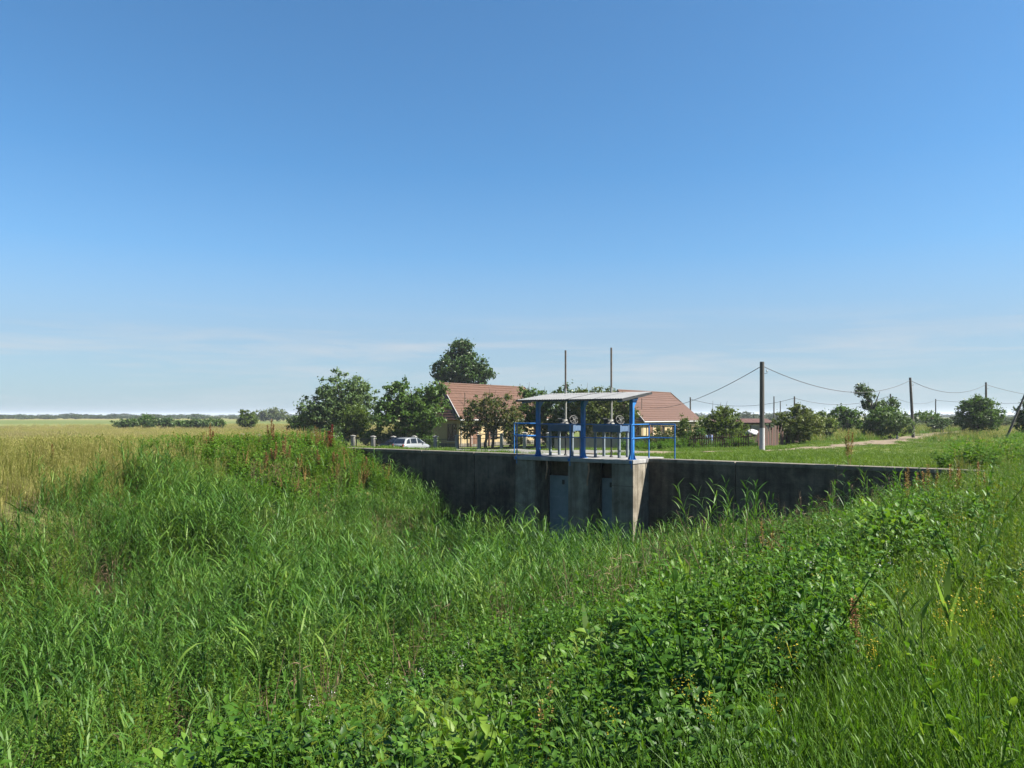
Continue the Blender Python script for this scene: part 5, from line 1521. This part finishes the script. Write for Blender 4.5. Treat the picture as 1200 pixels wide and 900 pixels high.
for i, (px, py, h, mat, n, w, lab) in enumerate([
        (322, 520, 1.25, 'dock_seed', 3, .07, 'rusty dock at the left of the pair on the green mound'),
        (335, 514, 1.5, 'dock_seed', 3, .09, 'tallest rust red dock on the green mound, right of the pair'),
        (312, 532, 1.1, 'dock_seed', 2, .06, 'short brown dock low on the left of the green mound'),
        (352, 533, 1.1, 'dock_seed_gold', 3, .09, 'brownish dock on the green mound just right of the tallest one'),
        (372, 528, 1.15, 'dock_seed', 3, .09, 'rusty dock in the middle of the green mound'),
        (392, 531, 1.1, 'dock_seed', 3, .1, 'rusty brown dock on the right flank of the green mound'),
        (404, 525, 1.0, 'dock_seed_gold', 3, .08, 'tan dock close under the right end of the green mound'),
        (428, 536, 1.1, 'dock_seed', 2, .06, 'dark red dock standing against the left wing wall'),
        (388, 499, 1.55, 'dock_seed_red', 3, .1, 'deep red seed head above the green mound before a fence post'),
        (190, 497, 1.35, 'dock_seed', 2, .06, 'reddish dock above the golden grass, left of three on the bank'),
        (212, 496, 1.35, 'dock_seed', 2, .06, 'reddish dock above the golden grass, middle of three on the bank'),
        (248, 497, 1.35, 'dock_seed', 3, .07, 'reddish dock above the golden grass, right of three on the bank'),
        (318, 492, 1.5, 'dock_seed', 3, .08, 'brown dock rising before the pale stubble field'),
        (61, 521, .95, 'dock_seed', 2, .035, 'single dark brown dock in the golden grass at far left')]):
    dock(lab, px, py, h, mat, 700 + i, n, 14, w)
for i, (px, py, base, mat, n, w, lab) in enumerate([
        (897, 612, 672, 'dock_seed_gold', 3, .07, 'golden brown dock with tall spikes left of centre on the right slope'),
        (916, 632, 682, 'dock_seed_gold', 4, .09, 'spreading pale brown dock just right of the tall spiked one'),
        (963, 640, 680, 'dock_seed', 3, .06, 'reddish brown dock low in the weeds on the right slope'),
        (995, 553, 584, 'dock_seed_gold', 3, .06, 'small yellow brown dock at the foot of the right wing wall'),
        (1066, 548, 592, 'dock_seed_gold', 3, .08, 'golden dock before the end of the wall, leftmost of three'),
        (1089, 546, 592, 'dock_seed_gold', 3, .08, 'golden dock before the end of the wall, middle of three'),
        (1117, 544, 590, 'dock_seed_gold', 3, .08, 'browner dock before the end of the wall, rightmost of three'),
        (1149, 543, 580, 'dock_seed', 2, .06, 'brown dock right of the end of the wall'),
        (640, 800, 880, 'dock_seed_gold', 3, .035, 'pale seeding stalks at bottom centre before the dark weeds'),
        (1000, 700, 745, 'dock_seed', 2, .04, 'small rusty dock beside the tall single reeds at right')]):
    dock(lab, px, py, 1, mat, 740 + i, n, 2.4, w, base)

def tall_reed(label, px, py, base, seed, nleaf, lw, up=False, d0=2.0):
    x, y = hit(px, base, .4, d0)
    k = y / F
    h = (base - py) * k + .4
    r = random.Random(seed)
    t = thing('tall_reed', label, 'reed', (x, y, gz(x, y) - .03), r.uniform(0, 6), 'single broad reeds in the foreground')
    lean = (r.uniform(-.06, .06), r.uniform(-.06, .06))
    pt = lambda q_: (lean[0] * q_ * q_ * h, lean[1] * q_ * q_ * h, q_ * h * .72)
    MB().tube([pt(0), pt(.4), pt(.8), pt(1)], [.007, .007, .005, .002], 7).build('stem', 'stalk_green', t)
    az = r.uniform(0, 6.28)
    for i in range(nleaf):
        q_ = .3 + .68 * i / (nleaf - 1)
        az += math.pi + r.uniform(-.8, .8)
        e0 = R(r.uniform(55, 78) if not up else r.uniform(72, 86)); e1 = e0 - R(r.uniform(25, 85) if not up else r.uniform(5, 25))
        MB().blade(pt(q_), az, h * .36 * r.uniform(.75, 1.2), lw * k * r.uniform(.85, 1.2), e0, e1, 7, roll=r.uniform(-.4, .4)).build('leaf', 'tall_reed_leaf', t)
for i, a in enumerate([
        ('tall single reed with wide leaves on the right slope', 1064, 640, 745, 9, 8),
        ('upright pale reed clump at the edge of the right grass', 1116, 668, 735, 7, 8, True),
        ('tall reed with dark leaf bending right, beside the wide leaved reed', 1082, 668, 735, 7, 7),
        ('large reed leaves rising at the bottom left of centre', 350, 775, 895, 8, 5, True),
        ('pale upright reed leaves at lower left', 172, 782, 848, 6, 9, True),
        ('reed with arching leaves at bottom centre left', 520, 800, 890, 10, 7),
        ('reed tuft at bottom centre with many narrow leaves', 565, 815, 892, 11, 6),
        ('tall reeds above the dark weeds right of centre, left one', 757, 655, 715, 9, 5, True),
        ('tall reeds above the dark weeds right of centre, right one', 806, 640, 705, 10, 5, True),
        ('reed with wide leaves just left of the dark weeds', 690, 705, 770, 9, 8),
        ('slim reed at the bottom left edge', 30, 815, 892, 8, 7),
        ('slender reed between bottom centre and the yellow green weeds', 243, 805, 880, 7, 7)]):
    tall_reed(a[0], a[1], a[2], a[3], 800 + i, a[4], a[5], a[6] if len(a) > 6 else False)

# ------------------------------------------------------------------ the summer air over the plain
m, n, l, out = nodes_of('air')
pv = n.new('ShaderNodeVolumePrincipled')
pv.inputs['Color'].default_value = (0.86, 0.92, 1.0, 1)
pv.inputs['Density'].default_value = 0.0002
pv.inputs['Anisotropy'].default_value = 0.2
l.new(pv.outputs['Volume'], out.inputs['Volume'])
hz = MB().box(-9000, 9000, -9000, 9000, -7.0, 14.0).build('haze', 'air')
tag(hz, 'thin pale summer haze over the whole plain', 'haze', kind='stuff')
